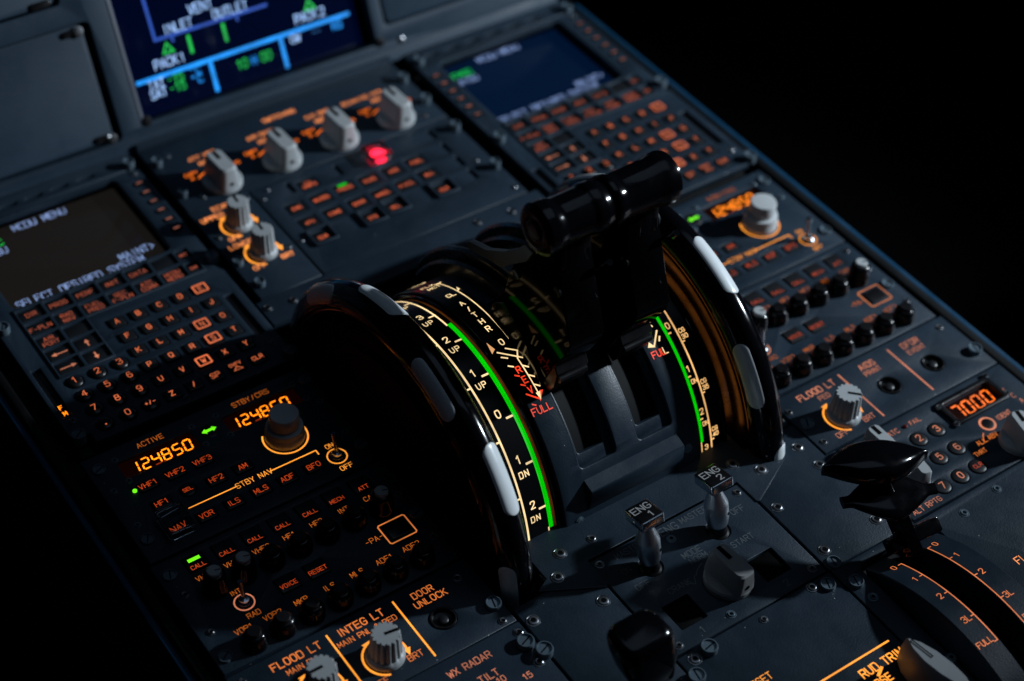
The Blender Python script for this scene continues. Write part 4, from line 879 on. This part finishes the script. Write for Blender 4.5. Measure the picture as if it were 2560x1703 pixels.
label(t, [('ALL', 26.95, -25.2, 0.24), ('ABV', 27.6, -25.2, 0.24), ('THRT', 26.48, -25.6, 0.22), ('STBY', 28.95, -25.15, 0.24), ('TA', 29.7, -25.1, 0.24), ('AUTO', 22.6, -24.0, 0.24)], 0.008, OR, [(arcpts(28.3, -26.0, 1.45, 150, 130, 8), 0.04), (arcpts(28.3, -26.0, 1.3, 60, 20, 8), 0.05)])
obj('fail_lamp', lathe([(0.1, 0), (0.1, 0.06), (0.05, 0.1)], 24.82, -22.85, 16), REDP, t)
m = MB(); ribbon(m, arcpts(27.92, -24.6, 0.33, 0, 345, 30), 0.1, 0.01, True); flat('ident_ring', m, PINK, t)
obj('ident_button', lathe([(0.27, 0), (0.27, 0.05), (0.2, 0.07)], 27.92, -24.6, 24), GLOSS2, t)
pointer_knob(t, 28.25, -26.05, 75, 0.95, KNOB, 1.2); pointer_knob(t, 22.95, -25.35, 80, 0.68, KNOB, 1.15); pointer_knob(t, 22.75, -23.3, 90, 0.8, KNOB, 1.1)
screw(t, 30.6, -26.4, 0, 0.13)

TS = 0.95
# ------------------------------------------------------------------ flap quadrant and flap lever
t = thing('flap_quadrant', 'domed flap quadrant with two orange arc scales marked 0 1 2 3L FULL', 'flap quadrant', (20, -31.8, -0.5))
plate('faceplate', [(16.95, -40), (31.0, -40), (31.0, -26.9), (16.95, -26.9)], [rrect(18.0, 22.0, -37.9, -27.3, 0.2, 3)], -0.3, 0.0, PANEL, t, 0.03)
YC, ZC = -31.8, -6.45; RF = 7.7
obj('scale_strip', arcband(18.2, 19.3, 6.0, RF, 40, 124, 60, 0.05), COVER, t)
obj('scale_strip', arcband(20.52, 21.75, 6.0, RF, 40, 124, 60, 0.05), COVER, t)
obj('slot_floor', arcband(19.3, 20.52, 6.0, 6.5, 40, 124, 60, 0), GLOSS, t)
def onF(x, y, z): return pol(x, math.degrees(y / RF), RF + z)
def YF(a): return radians(a) * RF
m = MB()
for X, s in ((19.2, -1), (20.62, 1)):
    ribbon(m, [(X, YF(79.5 + 37.3 * i / 40)) for i in range(41)], 0.045, 0.012)
    for a, l in ((116.8, '0'), (108.4, '1'), (98.9, '2'), (88.9, '3L'), (79.5, 'FULL')):
        ribbon(m, [(X, YF(a)), (X + s * 0.16, YF(a))], 0.04, 0.014)
        text(m, l, X + s * (0.4 if l != 'FULL' else 0.52), YF(a + (0 if l != 'FULL' else 1.2)), 0.27 if len(l) < 3 else 0.24, 0.045, 0.012)
m.map(onF); flat('scale_marks', m, PINK2, t)
label(t, [('FLAPS', 24.1, -30.5, 0.34), ], 0.008, ORS)
for x, y in ((17.45, -28.72), (17.96, -32.4), (25.57, -27.4), (23.5, -27.6)): screw(t, x, y, 0, 0.15, DSCREW)
fastener(t, 17.35, -27.85, -0.02, 0.3, 0.2, 75)
YC, ZC = -12.8, -1.75
t = thing('flap_lever', 'glossy black flap lever with an oval double handle at the 0 mark', 'flap lever', (19.95, -28.3, 0.3))
B0 = Vector((19.95, -28.5, 0.2)); B1 = Vector((19.35, -25.75, 3.75)); ax3 = (B1 - B0).normalized()
def spindle(c, u, nrm, L, wd, h, m, name, edge=0.18, ex=1.7):
    u = u.normalized(); nrm = nrm.normalized(); v = nrm.cross(u).normalized(); nrm = u.cross(v) if u.cross(v).dot(nrm) > 0 else -u.cross(v)
    rs = []; N = 26
    for i in range(N + 1):
        s = -1 + 2 * i / N; s = math.copysign(abs(s) ** 0.85, s); k = max(edge, (1 - abs(s) ** ex)); rr = []
        for j in range(24):
            a = 2 * pi * j / 24; cx = math.copysign(abs(cos(a)) ** 0.75, cos(a)); sz = math.copysign(abs(sin(a)) ** 0.8, sin(a))
            rr.append(tuple(c + u * L * s + v * wd * k * cx + nrm * h * (0.35 + 0.65 * k) * sz))
        rs.append(rr)
    return obj(name, MB().loft(rs), m, t, smooth=60)
U = Vector((1, -0.34, -0.06))
spindle(B1, U, ax3 * 0.6 + Vector((0, -0.1, 0.6)), 2.2, 1.08, 0.6, GLOSS, 'handle', 0.08, 2.0)
spindle(B0.lerp(B1, 0.67), U, Vector((0, -0.25, 1)), 2.0, 1.12, 0.24, GLOSS, 'lift_collar', 0.22, 1.3)
obj('shaft', tube([tuple(B0.lerp(B1, k)) for k in (0.1, 0.5, 0.95)], 0.26, 20), MIRROR, t)
obj('sleeve', tube([tuple(B0.lerp(B1, k)) for k in (0.12, 0.14, 0.54, 0.56)], 0.5, 6), GLOSS, t)
obj('cross_bar', slab(-1.2, 1.2, -0.3, 0.3, -0.3, 0.3, 0.06, 0.1).tf(Matrix.Translation(B0.lerp(B1, 0.24) + Vector((0.3, 0.0, 0.0))) @ Matrix.Rotation(radians(-4), 4, 'Z') @ Matrix.Rotation(radians(35), 4, 'X')), GLOSS, t)

# ------------------------------------------------------------------ lower panels cut by the frame
t = thing('radar_panel', 'weather radar panel at the bottom edge with the top of a pale TILT knob', 'radar panel', (1, -25, -0.5))
plate('faceplate', [(-4.95, -33), (5.38, -33), (5.38, -22.32), (-4.95, -22.32)], [], -0.3, 0.0, PANEL, t, 0.03)
label(t, [('WX RADAR', 2.75, -22.95, 0.3), ('TILT', 3.05, -23.75, 0.3), ('10', 3.35, -24.12, 0.26), ('15', 4.25, -24.5, 0.26), ('5', 2.6, -24.9, 0.26)], 0.008, PINK)
pointer_knob(t, 3.95, -26.3, 120, 1.0, KNOBW, 1.1)
for x, y in ((4.95, -24.24), (5.1, -22.75), (-4.5, -23)): screw(t, x, y, 0, 0.16)
fastener(t, 5.0, -23.3, 0, 0.32, 0.25, 20)
t = thing('rudder_trim_panel', 'rudder trim panel at the lower right edge with a long pointed grey knob', 'rudder trim', (13, -31, -0.5))
plate('faceplate', [(9.27, -40), (16.85, -40), (16.85, -26.88), (9.27, -26.88)], [], -0.3, 0.0, PANEL, t, 0.03)
label(t, [('RUD TRIM', 15.6, -31.15, 0.36, dict(w=0.075)), ('NOSE', 15.0, -31.75, 0.32, dict(w=0.07)), ('RESET', 11.2, -29.3, 0.3)], 0.008, ORB, [([(12.2, -30.55), (16.5, -30.55)], 0.075), ([(15.1, -31.5), (15.45, -31.3)], 0.12)])
k = MB()
rs = []
for z, kx, kw in ((0.05, 1.0, 1.0), (0.9, 1.0, 0.92), (1.45, 0.94, 0.72), (1.52, 0.9, 0.62)):
    o = [(-1.55, 0), (-1.1, 0.34), (-0.4, 0.55), (0.4, 0.55), (1.1, 0.4), (1.5, 0.15), (1.5, -0.15), (1.1, -0.4), (0.4, -0.55), (-0.4, -0.55), (-1.1, -0.34)]
    a = radians(-82); rs.append([(16.35 + x * kx * cos(a) - y * kw * sin(a), -32.9 + x * kx * sin(a) + y * kw * cos(a), z) for x, y in o])
k.loft(rs); kn = obj('trim_knob', k, KNOB, t, smooth=30)
m = MB(); a = radians(-82); ribbon(m, [(16.35 + x * cos(a) - y * sin(a), -32.9 + x * sin(a) + y * cos(a)) for x, y in ((-1.25, 0.05), (-0.3, 0.05), (-0.3, -0.05), (-1.25, -0.05))], 0.04, 1.53, True); flat('pointer', m, HOLE, kn)
for x, y, s in ((9.85, -27.25, 0.2), (15.77, -27.1, 0.17), (13.2, -27.25, 0.13)): screw(t, x, y, 0, s)
fastener(t, 10.55, -27.2, 0.0, 0.32, 0.28, 10); fastener(t, 9.35, -27.95, 0.0, 0.32, 0.28, 80); fastener(t, 16.35, -27.35, -0.05, 0.3, 0.2, 70)
t = thing('speed_brake_lever', 'dark rounded speed brake knob at the bottom edge between two grey plates', 'speed brake lever', (8.2, -28.5, 0))
c = Vector((7.25, -26.75))
mb = MB(); rs = []
for z, s in ((0.7, 0.55), (0.9, 0.75), (1.6, 0.92), (2.4, 1.0), (2.8, 0.98), (3.0, 0.88), (3.08, 0.7)):
    rs.append([(c.x + 0.15 * (3 - z) + x * s, c.y - 0.25 * (3 - z) + y * s, z) for x, y in rrect(-1.15, 1.15, -0.85, 0.85, 0.55, 6)])
obj('knob', mb.loft(rs), GLOSS, t, smooth=60)
obj('stem', tube([(c.x + 0.5, c.y - 0.9, -0.2), (c.x + 0.35, c.y - 0.6, 1.0)], 0.3, 16), GLOSS2, t)

# ------------------------------------------------------------------ main instrument panel (leans back at the front of the pedestal)
TH = radians(65)
def mp(x, v, z): return (x, 10.55 + v * cos(TH) - z * sin(TH), 0.0 + v * sin(TH) + z * cos(TH))
t = thing('instrument_panel', 'big grey instrument panel leaning up behind the pedestal, holding the displays', 'instrument panel', (13, 10.6, 0))
plate('panel', [(-12, -0.25), (31.0, -0.25), (31.0, 14), (-12, 14)], [rrect(6.7, 19.9, 0.85, 13, 0.15, 3), rrect(-6, 5.66, 0.5, 6.35, 0.25, 3), rrect(-8, 4.6, 7.4, 13, 0.2, 3), rrect(20.6, 31, 1.6, 13, 0.25, 3)], -0.8, 0.0, PANELM, t, 0.05, fn=mp)
obj('cove_strip', slab(-12, 31.0, -0.25, 0.45, -0.05, 0.18, 0.06).map(mp), PANELM, t)
for x, v in ((5.03, 6.0), (5.16, 0.72), (7.02, 1.0), (20.1, 0.9)):
    mb = lathe([(0.26, 0.003), (0.26, 0.02), (0.2, 0.03), (0.19, 0.0), (0.17, 0.12), (0.05, 0.13)], x, v, 20).map(mp); obj('screw', mb, STEEL if v > 1.2 or x < 6 else GLOSS2, t)
t2 = thing('display_blank', 'switched-off flush grey display cover at the left of the system screen', 'display cover', (0, 12.5, 3))
obj('cover', slab(-5.9, 5.3, 0.62, 6.3, -0.75, -0.12, 0.04, 0.3).map(mp), PANELM, t2)
for x, v in ((4.75, 6.0), (4.85, 0.85)):
    obj('latch', slab(x - 0.5, x + 0.3, v - 0.16, v + 0.16, -0.14, 0.0, 0.03, 0.15).map(mp), GLOSS2, t2)
    mb = lathe([(0.13, -0.02), (0.13, 0.05), (0.05, 0.09)], x + 0.12, v, 14).map(mp); obj('screw', mb, STEEL, t2)
t2 = thing('display_blank', 'grey cover plate above the flush left display cover, cut by the top edge', 'display cover', (-1, 14, 8))
obj('cover', slab(-7.9, 4.4, 7.5, 12.9, -0.75, -0.1, 0.04, 0.3).map(mp), PANELM, t2)
obj('latch', slab(3.2, 4.2, 7.45, 7.8, -0.12, 0.0, 0.03, 0.15).map(mp), GLOSS2, t2)
t2 = thing('display_blank', 'grey cover plate right of the system screen above the right keyboard', 'display cover', (25, 12.5, 3))
obj('cover', slab(20.75, 30.9, 1.7, 12.9, -0.75, -0.06, 0.05, 0.3).map(mp), PANELM, t2)
mb = lathe([(0.16, -0.02), (0.16, 0.08), (0.05, 0.12)], 21.34, 0.68, 14).map(mp); obj('screw', mb, STEEL, t2)
TS = 1.0
# system display
t = thing('system_display', 'lit dark blue system screen with cyan rule, green triangles and PACK 1 INLET OUTLET text', 'display screen', (13, 12, 2))
obj('screen', slab(7.0, 19.45, 0.95, 12.9, -0.78, -0.62, 0.01).map(mp), SCRN_S, t)
obj('bezel', slab(6.72, 7.12, 0.87, 12.95, -0.78, -0.35, 0.2, 0.02).map(mp), PANELW, t)
zz = -0.6
def scr(items, m, name, extra=None, w=None):
    for it in items:
        mb = MB(); text(mb, it[0], it[1], it[2], it[3], w or 0.06, zz, mono=it[3] * 0.74, asp=0.56)
        mb.map(mp); flat(name, mb, m, t)
    for e in (extra or []):
        mb = MB(); ribbon(mb, e[0], e[1], zz, e[2] if len(e) > 2 else False); mb.map(mp); flat('screen_line', mb, m, t)
scr([], CYAN, 'ruling', [([(7.32, 2.68), (19.0, 2.68)], 0.2), ([(11.16, 2.6), (11.16, 1.15)], 0.2), ([(15.07, 2.6), (15.07, 1.12)], 0.2)])
scr([], CYD, 'duct_lines', [([(8.7, 7.5), (8.74, 4.4), (12.1, 4.38), (14.76, 4.38)], 0.15), ([(9.6, 4.35), (9.6, 4.1)], 0.13), ([(13.1, 4.35), (13.1, 4.1)], 0.13)])
scr([('VENT', 11.4, 5.28, 0.46), ('INLET', 10.02, 4.72, 0.44), ('OUTLET', 12.85, 4.7, 0.44), ('PACK', 8.98, 3.24, 0.44), ('1', 9.85, 3.22, 0.44), ('PACK', 16.7, 3.22, 0.44), ('2', 17.62, 3.2, 0.44), ('TAT', 8.2, 2.38, 0.4), ('SAT', 8.2, 1.93, 0.4), ('GW', 15.85, 2.34, 0.4)], SWH, 'white_text')
scr([('-15', 9.22, 2.38, 0.4), ('-15', 9.22, 1.94, 0.4), ('10', 12.75, 1.97, 0.44), ('00', 14.1, 1.97, 0.44)], SGR, 'green_text', [([(9.24, 4.1), (8.98, 3.66), (9.5, 3.66)], 0.12, True), ([(17.02, 3.95), (16.74, 3.5), (17.28, 3.5)], 0.12, True), ([(10.41, 4.1), (10.41, 3.32)], 0.16), ([(12.29, 4.12), (12.29, 3.32)], 0.16)])
scr([("'C", 10.3, 2.42, 0.4), ("'C", 10.3, 1.98, 0.4), ('H', 13.42, 1.97, 0.4), ('KG', 18.25, 2.32, 0.4)], CYAN, 'cyan_text')
scr([('--', 17.05, 2.33, 0.36)], CYD2, 'dash_text')

# ------------------------------------------------------------------ dark cockpit beyond the pedestal
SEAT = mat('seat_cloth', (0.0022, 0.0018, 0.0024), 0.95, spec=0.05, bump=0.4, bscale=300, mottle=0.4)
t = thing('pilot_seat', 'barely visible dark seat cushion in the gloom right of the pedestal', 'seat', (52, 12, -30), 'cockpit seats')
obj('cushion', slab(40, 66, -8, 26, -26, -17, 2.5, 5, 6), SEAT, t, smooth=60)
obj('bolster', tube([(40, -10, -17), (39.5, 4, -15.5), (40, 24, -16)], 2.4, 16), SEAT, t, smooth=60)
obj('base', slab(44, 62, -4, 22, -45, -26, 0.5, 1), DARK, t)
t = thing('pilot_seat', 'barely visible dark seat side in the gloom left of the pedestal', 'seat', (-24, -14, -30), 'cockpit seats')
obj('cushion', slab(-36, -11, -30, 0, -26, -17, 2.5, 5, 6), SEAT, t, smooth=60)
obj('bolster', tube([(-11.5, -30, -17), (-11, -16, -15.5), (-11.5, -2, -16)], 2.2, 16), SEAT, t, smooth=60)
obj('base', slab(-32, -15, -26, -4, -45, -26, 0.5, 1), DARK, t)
